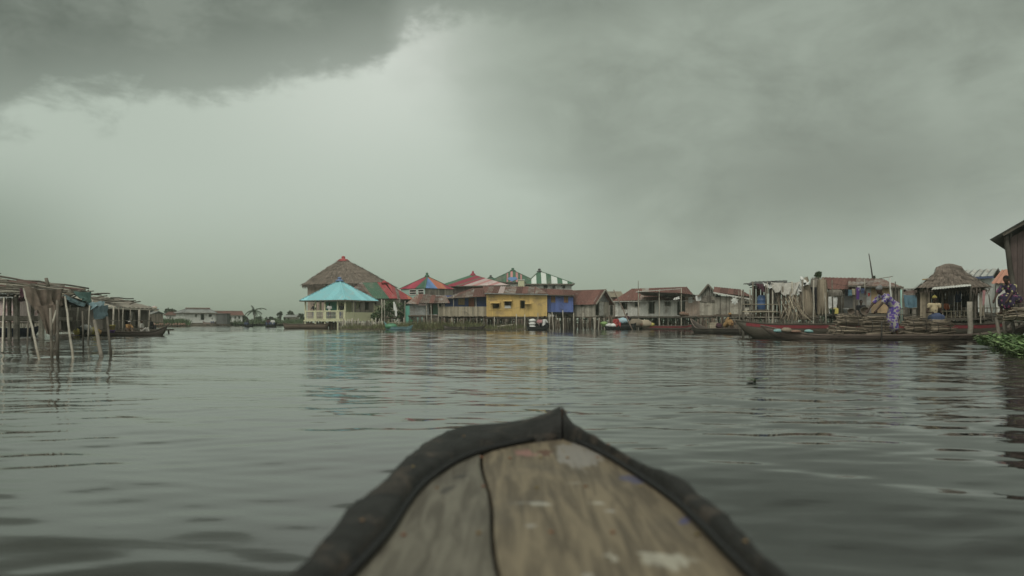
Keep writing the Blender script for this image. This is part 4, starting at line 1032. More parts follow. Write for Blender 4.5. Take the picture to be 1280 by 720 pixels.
for px in (568.3, 595.8):
    m = MB(); m.pole(q(px, 395, -1.4), q(px, 370, -1.4), .04, .035); m.build('post', 'pale pole', t)
roof_part(t, [([q(567, 373.5, -1.9), q(612, 370.5, -1.9), q(620, 357.5, 2), q(592, 358.3, 2)], V((1, 0, 0))), ([q(556, 372.5, -.3), q(570, 374, -1.9), q(594, 358.3, 2), q(590, 358.6, 2.2)], V((1, -.2, 0))), ([q(556, 370.5, 5), q(616, 370.5, 5), q(620, 357.5, 2), q(592, 358.3, 2)], (1, 0, 0))],
    ['rust tin', 'mixed tin'], matf=lambda s, k: 1 if s < .45 else 0)
# yellow house
D = 74
t, L, zf, zt = house('house', 'bright yellow plank house on stilts with three small windows', 609, 683.3, D, D-.4, 4.2, 395.3, 367.8, 'yellow paint',
    [(616.3, 624.2, 377, 385.5, 'window'), (630.8, 639.2, 374.8, 385.3, 'window'), (650.3, 656.3, 375.5, 385.5, 'window')], stilts=.95, w=.42, srad=.055)
Uy = lambda px: L*(px-609)/(683.3-609)
# top edge of the left part steps up like the photo; seams and battens
for px in (641.5, 608.8, 683.3): m = MB(); m.beam((Uy(px), -.03, zf), (Uy(px), -.03, zt), .09, .04, tone=.8); m.build('corner_board', 'yellow paint', t)
for y, w_ in ((388, .035), (373.4, .05)): m = MB(); m.beam((0, -.035, Z(y, D)), (Uy(641), -.035, Z(y, D)), .02, w_, tone=.35); m.build('batten', 'yellow paint', t)
for a, b, py in ((613, 625.5, 377), (629, 640.5, 374.5), (656.5, 664.5, 378)):
    m = MB(); u0, u1 = Uy(a), Uy(b); z1 = Z(py, D)
    Mx = Matrix.Translation((0, -.05, z1)) @ Matrix.Rotation(R(-70), 4, 'X'); m.box((u0, -.012, -.5), (u1, .012, 0), M=Mx, tone=.3); m.build('awning_shutter', 'yellow paint', t)
m = MB(); drape(m, (Uy(630.8), .05, Z(381.8, D)), (Uy(638), .05, Z(381.8, D)), (Uy(630.8), .0, Z(385.2, D)), (Uy(639), .0, Z(385.2, D)), 6, 4, .02, .03); m.build('curtain', 'white cloth', t)
q = lambda px, py, v: V((Uy(px), v, Z(py, D)))
def ymix(s, k): return [0, 1, 0, 2, 1, 1, 0][k % 7] if s < .8 else 1
roof_part(t, [([q(606.5, 366.6, -.35), q(685.5, 368.2, -.35), q(668, 357, 2.2), q(600, 357.2, 2.2)], (1, 0, 0), ymix), ([q(606, 366.6, 4.6), q(690, 368.2, 4.6), q(668, 357, 2.2), q(600, 357.2, 2.2)], (1, 0, 0), ymix), ([q(685.5, 368.2, -.35), q(690, 368.2, 4.6), q(668, 357, 2.2)], (0, 1, 0), ymix)],
    ['rust tin', 'mixed tin', 'pinkish tin'], panel=.55)
m = MB(); m.beam(q(606.3, 367, -.37), q(685.6, 368.6, -.37), .04, .09); m.build('eave_board', 'grey tin', t)
m = MB(); m.pole((Uy(618), -.3, Z(409, D)), (Uy(641), -.3, Z(406, D)), .09); solo(m, 'driftwood_log', 'pale board', 'pale log lying across the grass under the yellow house', 'log', (0, 0, 0)).location = t.location
# blue house
t, L, zf, zt = house('house', 'deep blue plank house on stilts with two rust-brown shutters', 683.6, 716.5, D+.3, D+.3, 3.6, 390, 369.3, 'blue paint',
    [(688.5, 694.3, 370, 378.3, 'window', 'rust shutter'), (704.5, 710.3, 370, 378.3, 'window', 'rust shutter')], stilts=.8, w=.35, srad=.045)
q = lambda px, py, v: V((X(px, D+.3)-X(683.6, D+.3), v, Z(py, D+.3)))
roof_part(t, [([q(678, 368.8, -.4), q(718.5, 369.2, -.4), q(718, 361.5, 1.8), q(671, 357.5, 1.8)], (1, 0, 0)), ([q(678, 369, 4), q(718.5, 369.2, 4), q(718, 361.5, 1.8), q(671, 357.5, 1.8)], (1, 0, 0))], ['rust tin'], panel=.5)
m = MB(); m.beam(q(678, 369.1, -.42), q(718.5, 369.6, -.42), .04, .08); m.build('eave_board', 'old beam', t)
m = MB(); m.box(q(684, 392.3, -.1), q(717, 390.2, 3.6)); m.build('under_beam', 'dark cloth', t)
# gable house, gable end turned to the right
A = V((X(694, 76.8), 76.8, 0)); B = V((X(742.5, 74), 74, 0)); L = (B-A).length; Cg = V((X(761, 75.6), 75.6, 0))
t = thing('house', 'grey board house with brown gable roof and a door in its gable end', 'house', A, math.atan2(B.y-A.y, B.x-A.x))
bc = L3(t, Cg); dp = bc.y; zf, ze, zr = Z(395.5, 74.5), Z(377, 74.5), Z(362, 75); oE = bc.x-L
gz = lambda s: ze+(zr-ze)*(1-abs(2*s/dpl-1)); dpl = math.hypot(oE, dp)
m = MB(); m.planks((0, 0), (L, 0), zf, ze, [(L*.66, L*.75, Z(383, 74), Z(378, 74))], w=.2); m.build('wall', 'pale board', t)
m = MB(); m.planks((L, 0), (bc.x, bc.y), zf, ze, [(dpl*.12, dpl*.32, zf+.1, ze)], w=.2); m.build('wall', 'pale board', t)
m = MB(); m.planks((L, 0), (bc.x, bc.y), ze, zr, w=.3, ztop=gz, jit=0); m.build('gable_wall', 'grey tin', t)
m = MB(); m.planks((bc.x, bc.y), (oE, bc.y), zf, ze); m.planks((oE, bc.y), (0, 0), zf, ze); m.build('wall', 'pale board', t)
pa, pb = V((oE/2, dp/2, zr)), V((L+oE/2, dp/2, zr)); du = V((.45, 0, 0)); drp = (V((0, 0, ze))-pa).normalized()*.4; dr2 = (V((oE, dp, ze))-pa).normalized()*.4
roof_part(t, [([V((0, 0, ze))-du+drp, V((L, 0, ze))+du+drp, pb+du, pa-du], (1, 0, 0)), ([V((oE, dp, ze))-du+dr2, V((L+oE, dp, ze))+du+dr2, pb+du, pa-du], (1, 0, 0))], ['rust tin'], panel=.7)
m = MB(); m.beam(V((L, 0, ze))+du+drp, pb+du, .05, .13); m.beam(V((L+oE, dp, ze))+du+dr2, pb+du, .05, .13); m.build('barge_board', 'pale board', t)
m = MB(); m.box((0, 0, zf-.12), (L, dp*.9, zf-.03)); m.build('floor', 'brown board', t)
for i in range(14):
    s, v = (i % 7)/6, .1 if i < 7 else dp*.85; m = MB(); m.pole((L*s*.98+rnd(-.1, .1), v, -.5), (L*s, v, zf-.1), .055); m.build('stilt', 'stilt wood', t)
for i in range(4):
    k = i/3; m = MB(); p = V((L, 0, 0)).lerp(V((bc.x, bc.y, 0)), k); m.pole(p+V((rnd(-.15, .15), 0, -.5)), p+V((0, 0, zf-.1)), .05); m.build('stilt', 'pale pole', t)
m = MB(); p0 = V((L, 0, 0)); d = (V((bc.x, bc.y, 0))-p0).normalized(); n_ = V((d.y, -d.x, 0)); a = p0+d*dpl*.34+n_*.05; b = a+d*.55+n_*.06; m.planks((a.x, a.y), (b.x, b.y), zf+.1, ze-.05, w=.25); m.build('door', 'white plank', t)

# loose mooring poles in front of these houses
MG = 'mooring poles before the central houses'
for px, y0, y1, lean, lab in [(618, 396, 412, 0, 'below the left yellow window'), (687.5, 392, 413, -1, 'pale one under the left blue shutter'), (690, 390, 413, 2, 'leaning one under the blue house'), (703.5, 388, 413, 1, 'tall thin one in front of the blue wall'),
                      (717, 391, 412, 0, 'white-topped one left of the gable house'), (728.5, 391, 412, 0, 'white-topped one under the gable house wall'), (744, 396, 412, 0, 'under the gable house door'), (749, 397, 412, -1.5, 'leaning one under the gable end'),
                      (672.5, 391, 413, 0, 'white-topped one beside the people in the boat'), (686, 391.5, 413, .7, 'at the corner of yellow and blue houses'), (645.5, 392.5, 411, 0, 'at the seam of the yellow wall'), (656, 393, 411, -.5, 'right of the seam of the yellow wall')]:
    pole_thing('thin mooring pole, '+lab, wp(px+lean, y1+3, 71.5), wp(px, y0, 71.5), .045, group=MG, name='mooring_pole')
# small pale-roofed shed in the gap
t, L, zf, zt = house('shed', 'small shed with khaki tin roof in the gap beside the long house', 752, 778, 82, 82, 3, 396, 375, 'grey board', [(763, 766, 379, 394, 'open'), (771, 773, 378, 384, 'window')], stilts=1.1)
q = lambda px, py, v: V((X(px, 82)-X(752, 82), v, Z(py, 82)))
roof_part(t, [([q(749, 371.5, -.3), q(781, 372, -.3), q(779, 363.5, 1.5), q(754, 364, 1.5)], (1, 0, 0)), ([q(749, 371.5, 3.3), q(781, 372, 3.3), q(779, 363.5, 1.5), q(754, 364, 1.5)], (1, 0, 0))], ['fence board'])
m = MB(); m.planks((-.1, -.1), (2.2, -.1), Z(376, 82), Z(372, 82), w=.4); m.build('front_board', 'rust tin', t)

# ================================================================== long plank house
random.seed(71)
t, L, zf, zt = house('house', 'long whitewashed plank house with red roof, dark door and grey porch roof', 769, 868, 73.5, 71.5, 5, 395, 374.8, 'white plank',
    [(777.3, 784.5, 377.5, 385.8, 'window'), (793.8, 799.5, 376.3, 383.5, 'window'), (811.3, 818.8, 374.9, 392, 'door'), (832, 839, 372.5, 382.3, 'window'), (847, 856.5, 373, 394, 'open')], stilts=1.15, w=.28, side='pale board')
Ul = lambda px: L*(px-769)/99; dl = lambda px: 73.5-2*(px-769)/99
q = lambda px, py, v: V((Ul(px), v, Z(py, dl(px))))
roof_part(t, [([q(767, 376.3, -.4), q(869, 375.5, -.4), q(856.5, 357.2, 2.2), q(786, 361.3, 2.2)], (1, 0, 0)), ([q(767, 376.3, 5.4), q(869, 375.5, 5.4), q(856.5, 357.2, 2.2), q(786, 361.3, 2.2)], (1, 0, 0)),
    ([q(767, 376.3, -.4), q(767, 376.3, 5.4), q(786, 361.3, 2.2)], (0, 1, 0)), ([q(869, 375.5, -.4), q(869, 375.5, 5.4), q(856.5, 357.2, 2.2)], (0, 1, 0))], ['rust tin', 'mixed tin'], panel=.6, matf=lambda s, k: 1 if k % 9 == 4 else 0)
m = MB(); m.beam(q(767, 377, -.42), q(869, 376.2, -.42), .04, .07); m.build('eave_board', 'white plank', t)
roof_part(t, [([q(799, 365.4, -2.0), q(853, 361.5, -2.0), q(872.5, 370.3, -1.2), q(870, 369, .3), q(805, 366.5, .3)], (1, 0, 0))], ['grey tin'], name='porch_roof', panel=.7)
m = MB(); m.beam(q(799, 365.9, -2.02), q(853, 362, -2.02), .05, .06); m.build('porch_beam', 'white plank', t)
for px, y0 in ((802, 364), (827.5, 363), (854, 361)):
    m = MB(); m.pole(q(px, 415, -1.85), q(px, y0, -1.85), .055, .045, wob=.015); m.build('porch_post', 'pale pole', t)
m = MB(); m.box(q(785, 397.3, -1.9), (Ul(870), -.1, q(785, 395.6, 0).z)); m.build('porch_floor', 'old beam', t)
for i in range(9):
    px = 788+i*10; m = MB(); m.pole(q(px+rnd(-2, 2), 414, -1.6), q(px, 397, -1.6), .05); m.build('stilt', 'stilt wood', t)
m = MB(); m.planks((Ul(857), -.35), (Ul(876), -.35), Z(395, 70), Z(368, 70), w=.24); m.build('porch_screen', 'pink board', t)
m = MB(); m.planks((Ul(861), -.40), (Ul(866), -.40), Z(378, 70), Z(371, 70), w=.4, tone=.6); m.build('patch_panel', 'white paint', t)
pole_thing('long thin pole leaning against the long house above the covered boats', wp(791.5, 414, 66), wp(767, 362, 66), .06, 'pink board', r2=.04)
pole_thing('tall thin upright pole reaching above the roof at the porch end', wp(797.5, 396, 71.5), wp(797.8, 351, 71.5), .035, 'stilt wood')
m = MB(); random.seed(8); drape(m, (X(841, 69), 68.2, Z(372.5, 69)), (X(846.5, 69), 68.2, Z(370.5, 69)), (X(839, 69), 68.2, Z(374.8, 69)), (X(847, 69), 68.2, Z(374, 69)), 8, 5, .03, .05); solo(m, 'hanging_cloth', 'white cloth', 'crumpled white cloth hung beside the right window under the porch roof', 'cloth', (X(841, 69), 68.2, Z(372.5, 69)))
for px, r_, lab in ((854, .32, 'reddish'), ):
    m = MB(); m.ball((0, 0, .17), (.42, .3, .18), wob=.25, n=14); solo(m, 'laundry_pile', 'clay', 'pinkish red laundry heap on the porch floor beside the pink screen', 'laundry', (X(855, 68.4), 68.4, Z(395.6, 71)))
# heap of poles and baskets on the landing
for i, (px, c_, r_) in enumerate(((800, 'clay', .4), (806, 'firewood', .45), (813, 'yellow cloth', .25), (795, 'firewood', .5))):
    m = MB(); m.ball((0, 0, r_*.5), (r_*1.5, r_, r_*.75), wob=.14, n=12)
    solo(m, 'sack', c_, ['dull orange sack heaped before the long house porch', 'straw-coloured sack, right neighbour of the orange one', 'small yellow sack nearest the porch post', 'straw-coloured sack left of the orange one'][i], 'sack', (X(px, 69), 69, .3))
# tall narrow shed with steep gable
random.seed(81); D = 63
t, L, zf, zt = house('shed', 'narrow tall grey shed with steep pointed gable and tiny window', 874.5, 896, D, D-.35, 3, 394, 370, 'pale board', (), stilts=.6, w=.16)
q = lambda px, py, v: V((X(px, D)-X(874.5, D), v, Z(py, D)))
gl = lambda s: zt+(Z(357, D)-zt)*(1-abs(2*s/L-1))
m = MB(); m.planks((.12, -.06), (L-.1, -.06), Z(377.5, D), zt, [(L*.62, L*.78, Z(375, D), Z(369.5, D))], w=.14); m.planks((.0, -.06), (L, -.06), zt, zt+1, w=.14, ztop=gl, jit=0); m.build('gable_wall', 'grey board', t)
a0, b0, pk = q(872.5, 371.5, 0), q(898, 371.5, 0), q(885, 355.8, 0); F_, Bk = V((0, -.35, 0)), V((0, 3.3, 0))
roof_part(t, [([a0+F_, pk+F_, pk+Bk, a0+Bk], (0, 1, 0)), ([b0+F_, pk+F_, pk+Bk, b0+Bk], (0, 1, 0))], ['grey tin'])
m = MB(); m.beam(a0+F_, pk+F_, .05, .12); m.beam(b0+F_, pk+F_, .05, .12); m.build('barge_board', 'old beam', t)
m = MB(); drape(m, (-.35, -.1, Z(369.5, D)), (.12, -.1, Z(369.5, D)), (-.3, -.1, Z(376, D)), (.1, -.1, Z(375.5, D)), 5, 5, .02, .03); solo(m, 'hanging_cloth', 'white cloth', 'small white cloth hanging at the left edge of the pointed shed', 'cloth', t.location).location = t.location
# grey house with red roof beside it
t, L, zf, zt = house('house', 'grey vertical-board house with long red-brown roof right of the pointed shed', 894.5, 939, 61, 60.2, 3.5, 392.5, 368.5, 'pale board', [(931, 936.5, 377, 384, 'window')], stilts=.9, w=.3, gable=lambda u: Z(369, 60.6)-.10*u)
Ug = lambda px: L*(px-894.5)/44.5; dg = lambda px: 61-.8*(px-894.5)/44.5
q = lambda px, py, v: V((Ug(px), v, Z(py, dg(px))))
roof_part(t, [([q(892, 365.5, -.35), q(941, 374, -.35), q(924, 360.5, 1.8), q(890.5, 360, 1.8)], (1, 0, 0)), ([q(892, 365.5, 3.8), q(941, 374, 3.8), q(924, 360.5, 1.8), q(890.5, 360, 1.8)], (1, 0, 0)), ([q(941, 374, -.35), q(941, 374, 3.8), q(924, 360.5, 1.8)], (0, 1, 0))], ['rust tin'], panel=.5)
m = MB(); m.beam(q(892, 366, -.37), q(941, 374.5, -.37), .05, .1); m.build('eave_board', 'white plank', t)
m = MB(); m.planks((Ug(895), -.08), (Ug(900.5), -.08), Z(370.5, 60), Z(368.5, 60), w=.4); m.build('vent', 'dark cloth', t)
for px in (900.5, 908, 912):
    m = MB(); m.beam((Ug(px), -.03, zf), (Ug(px), -.03, zt), .05, .03); m.build('batten', 'old beam', t)
# white star on a pole
t = thing('star_ornament', 'white star-shaped ornament hanging on the grey board wall', 'ornament', (X(918.3, 58.5), 58.5, Z(376, 58.5)))
m = MB(); vs = []; n = 7
for yy in (-.03, .03):
    for i in range(2*n): a = PI*i/n+.3; r_ = .30 if i % 2 == 0 else .19; vs.append((r_*math.cos(a), yy, r_*math.sin(a)))
    vs.append((0, yy*2.4, 0))
k = 2*n+1; fs = [((i+1) % (2*n), i, 2*n) for i in range(2*n)][:]
fs = [(i, (i+1)%(2*n), 2*n) for i in range(2*n)]+[(k+(i+1)%(2*n), k+i, k+2*n) for i in range(2*n)]+[(i, k+i, k+(i+1)%(2*n), (i+1)%(2*n)) for i in range(2*n)]
m.add(vs, fs, 0, .5); m.build('star', 'white paint', t)
m = MB(); m.pole((0, .04, -.2), (.02, .05, .9), .012); m.build('hanging_rod', 'dark pole', t)
pole_thing('thin pale pole at the right end of the grey board house', wp(927.5, 400, 55), wp(926.5, 362, 55), .035)

# ---- boats and people before the centre
D = DW(412.8)
pirogue('boat', 'small dark boat carrying two people under the yellow house', (X(658, D), D), (X(686, D), D), .95, .26, (.15, .2), hull='dark boat paint', seats=3)
for i in range(3):
    m = MB(); m.ball((0, 0, .13), (.28, .24, .15), wob=.1, n=12); solo(m, 'white_sack', 'white cloth', ['lowest', 'middle', 'topmost'][i]+' white sack of the stack in the boat under the yellow house', 'sack', (X(665.5, D), D, .15+i*.25), 'stacked white sacks')
person('person in white shirt sitting in the boat beside the white sacks', (X(679.5, D), D, .2), 2.2, 'low', .2, 'fwd', 'white cloth', 'black cloth', None, 1, .03)
person('person in reddish shirt half hidden behind the one in white', (X(675.3, D), D+.15, .2), -.6, 'low', .1, 'fwd', 'pink cloth', 'black cloth', None, .95, .03)
D = DW(412.6)
pirogue('boat', 'small black boat loaded with white bags near the gable house', (X(756, D), D), (X(775, D), D), .95, .22, (.1, .1), hull='dark boat paint', seats=2)
for i, px in enumerate((761.5, 766.5)):
    m = MB(); m.ball((0, 0, .1), (.3, .28, .17), wob=.15, n=12); solo(m, 'bag', 'white cloth', ['left', 'right'][i]+' white bag lying in the small black boat', 'bag', (X(px, D), D, .28))
person('person with white head wrap and red shirt sitting low in the black boats', (X(770.5, D), D+.3, .2), .3, 'low', .1, 'lap', 'red cloth', 'red cloth', 'white cloth', 1.05, .03)
m = MB(); m.ball((0, 0, .2), (.3, .3, .22), wob=.15, n=12); solo(m, 'leaf_bundle', 'bright leaf', 'bright green bundle of leaves left of the white bags', 'bundle', (X(755, D+1), D+1, .3))
D = DW(412.2)
pirogue('boat', 'black tarred boat with high blunt end right of the person in red', (X(772, D), D), (X(795, D), D), 1.1, .5, (.2, .1), hull='dark boat paint', seats=2, fine=2.4)
m = MB(); m.ball((0, 0, .2), (.55, .4, .28), wob=.12, n=12); solo(m, 'bundle', 'sky tarp', 'pale blue and white bundle on the black tarred boat', 'bundle', (X(778.5, D), D, .55))
person('person in maroon seated at the back of the black tarred boat', (X(783.5, D+1.5), D+1.5, .5), 0, 'low', .1, 'lap', 'maroon cloth', 'black cloth', None, 1, .03)
D = DW(411.8)
pirogue('boat', 'dark boat heaped with straw between the tarred boat and the red-striped one', (X(789, D), D+.5), (X(814, D), D+.4), 1.1, .42, (.1, .15), hull='dark boat paint', seats=3)
for px, z_ in ((797, .5), (803, .5)):
    m = MB(); m.ball((0, 0, .1), (.7, .4, .3), wob=.15, n=14); solo(m, 'straw_heap', 'firewood', ('left' if px < 800 else 'right')+' straw heap lying in the dark boat before the long house', 'straw', (X(px, D), D+.4, .45))
pirogue('boat', 'pale wooden pirogue with a red stripe moored before the long house', (X(800, D-1), D-1), (X(868, D-2), D-2), 1.0, .34, (.3, .2), hull='pale boat wood', stripe=('red stripe', .12), seats=5)
D = DW(417)
pirogue('boat', 'large dark weathered pirogue with raised blunt bow and a person aboard', (X(863.5, D+2.5), D+2.5), (X(966, D-4), D-4), 1.15, .30, (.58, .2), hull='boat wood', seats=5, endlen=.16, rail='pale boat wood')
person('person in orange-yellow cloth sitting hunched in the large dark pirogue', (X(907, D+.2), D+.2, .35), .9, 'low', .5, 'lap', 'ochre cloth', 'ochre cloth', 'ochre cloth', .95, .025, skirt=True)
t = thing('crate', 'pale wooden box beside the person in orange-yellow cloth', 'crate', (X(891.5, D+.6), D+.6, .28)); m = MB()
for k in range(3): m.box((-.24, -.2, .02+k*.11), (.24, -.18, .12+k*.11)); m.box((-.24, .18, .02+k*.11), (.24, .2, .12+k*.11)); m.box((-.24, -.18, .02+k*.11), (-.22, .18, .12+k*.11)); m.box((.22, -.18, .02+k*.11), (.24, .18, .12+k*.11))
m.build('slats', 'fence board', t); m = MB(); m.box((-.25, -.21, .35), (.25, .21, .37)); m.build('lid', 'fence board', t)
m = MB(); m.ball((0, 0, .1), (.17, .15, .17), wob=.2, n=14); solo(m, 'bundle', 'maroon cloth', 'dark maroon bundle between the box and the hunched person', 'bundle', (X(898.5, D+.3), D+.3, .35))
# ================================================================== RIGHT: rack platform, long boats, huts
random.seed(91)
D = 37.5
def lp(px, py, d): return W(px, py, d)
t = thing('drying_platform', 'rickety stick platform with railings and a scrap roof behind the red-striped boat', 'platform', (X(930, D), D, 0)); o = t.location
def Q(px, py, d): return W(px, py, d)-o
zf = Z(397, D)
m = MB()
for i in range(34): y = D-.6+i*.09; m.pole(V((X(929, D), y, zf+rnd(-.02, .02)))-o, V((X(1018, D)+rnd(-.2, .3), y, zf+rnd(-.02, .02)))-o, .035)
m.build('floor', 'old beam', t)
for px, y0 in ((929, 374), (937.5, 380), (941, 352), (957, 356), (965.8, 356), (978.5, 358), (990, 352), (1003, 350), (1017, 350)):
    for d in (D-.6, D+2.2):
        m = MB(); m.pole(Q(px+rnd(-1, 1), 425, d), Q(px, y0 if d < D else 362, d), .045, .035, wob=.02); m.build('post', random.choice(['pale pole', 'stilt wood', 'old beam']), t)
for y in (380.5, 389.5):
    m = MB(); m.pole(Q(928, y, D-.65), Q(986, y+rnd(-1, 1), D-.65), .025); m.build('railing', 'fence board', t)
for i in range(9):
    m = MB(); px = rnd(922, 950); m.pole(Q(px, rnd(354, 361), rnd(D-.8, D+1.5)), Q(px+rnd(25, 50), rnd(351, 358), rnd(D-.8, D+2)), .022); m.build('roof_stick', 'dark pole', t)
m = MB(); m.sheet([Q(934, 355.5, D-.3), Q(984, 353.5, D-.3), Q(984, 350.5, D+2.4), Q(940, 352, D+2.4)], (1, 0, 0)); m.build('roof', 'dark tin', t)
for px in (970, 973, 979.5, 984):
    m = MB(); m.pole(Q(px, 396.5, D+1.5), Q(px+rnd(-1, 1), 356, D+1.5), .03); m.build('back_stake', 'brown board', t)
m = MB(); m.planks((Q(941, 0, D+2.2).x, D+2.2-o.y), (Q(995, 0, D+2.2).x, D+2.2-o.y), zf, Z(357, D+2.2), [(0.6, .8, zf+.3, zf+1.2)], w=.2, gap=.04, jit=.1); m.build('back_wall', 'brown board', t)
m = MB(); m.box(Q(942, 389.2, D-.5), Q(962, 387.4, D+.5)); m.build('shelf', 'old beam', t)
# barrel
t = thing('barrel', 'blue plastic barrel standing on the stick platform', 'barrel', W(952.5, 387.4, D)); h_ = .66
m = MB(); m.lathe((0, 0, 0), [(.17, 0), (.205, .04), (.215, .2), (.225, .22), (.215, .24), (.215, .43), (.225, .45), (.215, .47), (.2, .62), (.15, .66)], 20); m.build('body', 'blue plastic', t)
m = MB(); m.lathe((0, 0, .655), [(.15, 0), (.15, .03), (.05, .035)], 16); m.build('lid', 'blue plastic', t)
def cloth_thing(label, mat, pts, sag=.05, fold=.05, nu=16, nv=8, name='hanging_cloth', cat='cloth', seed=1, ragged=0, group=None):
    random.seed(seed); m = MB(); drape(m, *pts, nu, nv, sag, fold, ragged=ragged); return solo(m, name, mat, label, cat, pts[0], group)
cloth_thing('dirty white tarp sagging over the scrap roof left of the reed bundles', 'grey tarp', [lp(963, 352.5, D-.5), lp(1000, 352, D-.4), lp(966, 363, D-.75), lp(993, 369, D-.75)], .12, .07, name='tarp', cat='tarp', ragged=.4, seed=2)
cloth_thing('white cloth slung over the peak of the first reed bundle', 'white cloth', [lp(994, 366, D-.4), lp(1001.5, 345.5, D-.1), lp(999, 368, D-.7), lp(1006, 350, D-.5)], .06, .05, seed=3)
cloth_thing('white cloth end trailing down right of the reed peak', 'white cloth', [lp(1001, 345, D-.1), lp(1012, 352.5, D-.1), lp(1001, 348.5, D-.5), lp(1010, 357, D-.5)], .04, .04, seed=4)
cloth_thing('pale rag hanging at the left end of the scrap roof', 'white cloth', [lp(953, 353, D-.55), lp(968, 356, D-.55), lp(955, 358, D-.6), lp(967, 360, D-.6)], .06, .05, seed=5, ragged=.5)
cloth_thing('dark rag hanging above the blue barrel', 'maroon cloth', [lp(944, 354, D-.5), lp(956, 355, D-.5), lp(947, 360, D-.55), lp(957, 367, D-.55)], .03, .06, seed=6, ragged=.5)
cloth_thing('grey-white cloth hanging behind the railing, below the tarp', 'grey tarp', [lp(964, 363, D+.6), lp(973, 362, D+.6), lp(965, 379, D+.6), lp(971, 381, D+.6)], .02, .05, seed=7)
# leaning poles and reed bundles
t = thing('pole_stack', 'fan of bare bamboo poles leaning against the first reed bundle', 'pole stack', (X(990, D-1), D-1, 0)); o = t.location
random.seed(92)
for i in range(34):
    top = rnd(0, 1); px0 = 980+26*top+rnd(-3, 3); px1 = 975+i*1.25+rnd(-2, 2)
    m = MB(); m.pole(W(px1, 400+rnd(-1, 1), D-1.0+rnd(-.2, .1))-o, W(px0-6+rnd(-4, 4), rnd(352, 372), D-.4)-o,   .022, .014, wob=.008); m.build('pole', random.choice(['firewood', 'reed', 'fence board']), t)
def reed_bundle(label, px0, px1, py0, py1, d, seed, lean=0, mat='reed', top=.6):
    random.seed(seed); b = V((X((px0+px1)/2, d), d, Z(py1, d))); h = Z(py0, d)-b.z; r = (px1-px0)*d/F/2; m = MB()
    m.lathe((0, 0, 0), [(r*.85, 0), (r*.8, h*.3), (r*(.35+.5*top), h*.62), (r*.75*top, h*.95)], 12, tone=.4)
    for i in range(260):
        a = rnd(0, 2*PI); rr = r*rnd(.8, 1.05); k = rnd(.3, 1)*top; z1 = h*rnd(.82, 1.03)
        p = V((math.cos(a)*rr, math.sin(a)*rr*.8, rnd(-.03, .1))); q_ = V((math.cos(a)*rr*k+lean, math.sin(a)*rr*k*.8, z1)); s = V((-math.sin(a), math.cos(a), 0))*.014
        mid = p.lerp(q_, .55)+V((math.cos(a), math.sin(a), 0))*r*.12
        m.add([p-s, p+s, mid+s, q_+s*.3, q_-s*.3, mid-s], [(0,1,2,5), (5,2,3,4)])
    return solo(m, 'reed_bundle', mat, label, 'reed bundle', b)
reed_bundle('tall pointed reed bundle under the white cloth', 995, 1020, 347, 399, D-.1, 1, 0, top=.28)
reed_bundle('thick upright reed bundle just right of the dark doorway', 1019, 1036, 347.5, 393, D+.6, 2, 0, top=.7)
reed_bundle('shorter reed sheaf at the back, between the two tall ones', 1011, 1026, 347, 380, D+1.6, 3, 0, 'grey board', top=.8)
cloth_thing('dark curtain hanging between the two tall reed bundles', 'black cloth', [lp(1011, 359, D+.5), lp(1021, 359, D+.5), lp(1012, 391, D+.5), lp(1022, 391, D+.5)], 0, .05, seed=9)

# the two long boats
Db = 33.4
pirogue('boat', 'very long olive boat with a red stripe moored along the platforms', (X(922, Db), Db+.3), (X(1262, Db), Db), 1.35, .60, (.16, .12), draft=.05, hull='olive boat paint', stripe=('red stripe', .13), seats=7, fine=3.0, endlen=.14)
Df = 30.2
pirogue('boat', 'long low weathered pirogue loaded with firewood in front of the striped boat', (X(957, Df), Df+.6), (X(1288, Df), Df-.2), 1.2, .20, (.36, .46), draft=.05, hull='pale boat wood', seats=3, fine=2.6, endlen=.22)
random.seed(95)
def fire_bundle(label, px0, px1, py0, py1, d, n=90, tilt=.05, group='bundles of cut branches in the pirogue'):
    x0, x1 = X(px0, d), X(px1, d); z0, z1 = Z(py1, d), Z(py0, d); cx = (x0+x1)/2; t = thing('firewood_bundle', label, 'firewood', (cx, d, z0), 0, group); m = MB(); hw = (x1-x0)/2; h = z1-z0
    for i in range(n):
        z = h*random.random()**.8; k = 1-.35*(z/h)**2; y = rnd(-.34, .34)*k; a = -hw*k*rnd(.8, 1.08); b = hw*k*rnd(.8, 1.08); r_ = rnd(.010, .024)
        m.pole((a, y, z+rnd(-.06, .06)), (b, y+rnd(-.08, .08), z+rnd(-.06, .06)+tilt*rnd(-1, 1)), r_, r_*.7, wob=.03, n=5)
    m.build('branches', 'firewood', t)
    for s in (-.45, .4):
        m = MB(); k = [V((hw*s, .36*math.cos(a), h*.5+h*.52*math.sin(a))) for a in [2*PI*i/14 for i in range(15)]]; m.tube(k, .012, 5); m.build('binding', 'dark pole', t)
fire_bundle('leftmost branch bundle, tallest, in the low pirogue', 1043, 1079, 392, 418, Df)
fire_bundle('branch bundle in the low pirogue just left of the stooping woman', 1075, 1113, 396, 418, Df+.1)
fire_bundle('branch bundle in the low pirogue just right of the stooping woman', 1127, 1163, 398, 418, Df+.1)
fire_bundle('rightmost branch bundle, below the woman in yellow head wrap', 1158, 1192, 401, 418, Df)
fire_bundle('low scatter of branches at the left of the bundles', 1036, 1052, 408, 418, Df, 30)
def sack(label, mat, px, py, d, rx, ry, rz, name='sack', cat='sack', seed=1, group=None):
    random.seed(seed); m = MB(); m.ball((0, 0, rz*.85), (rx, ry, rz), wob=.12, n=14); return solo(m, name, mat, label, cat, (X(px, d), d, Z(py, d)), group)
sack('turquoise bag, left of two, in the bow of the low pirogue', 'turquoise plastic', 972.5, 415.5, Df+.1, .17, .14, .07, 'bag', 'bag', 1)
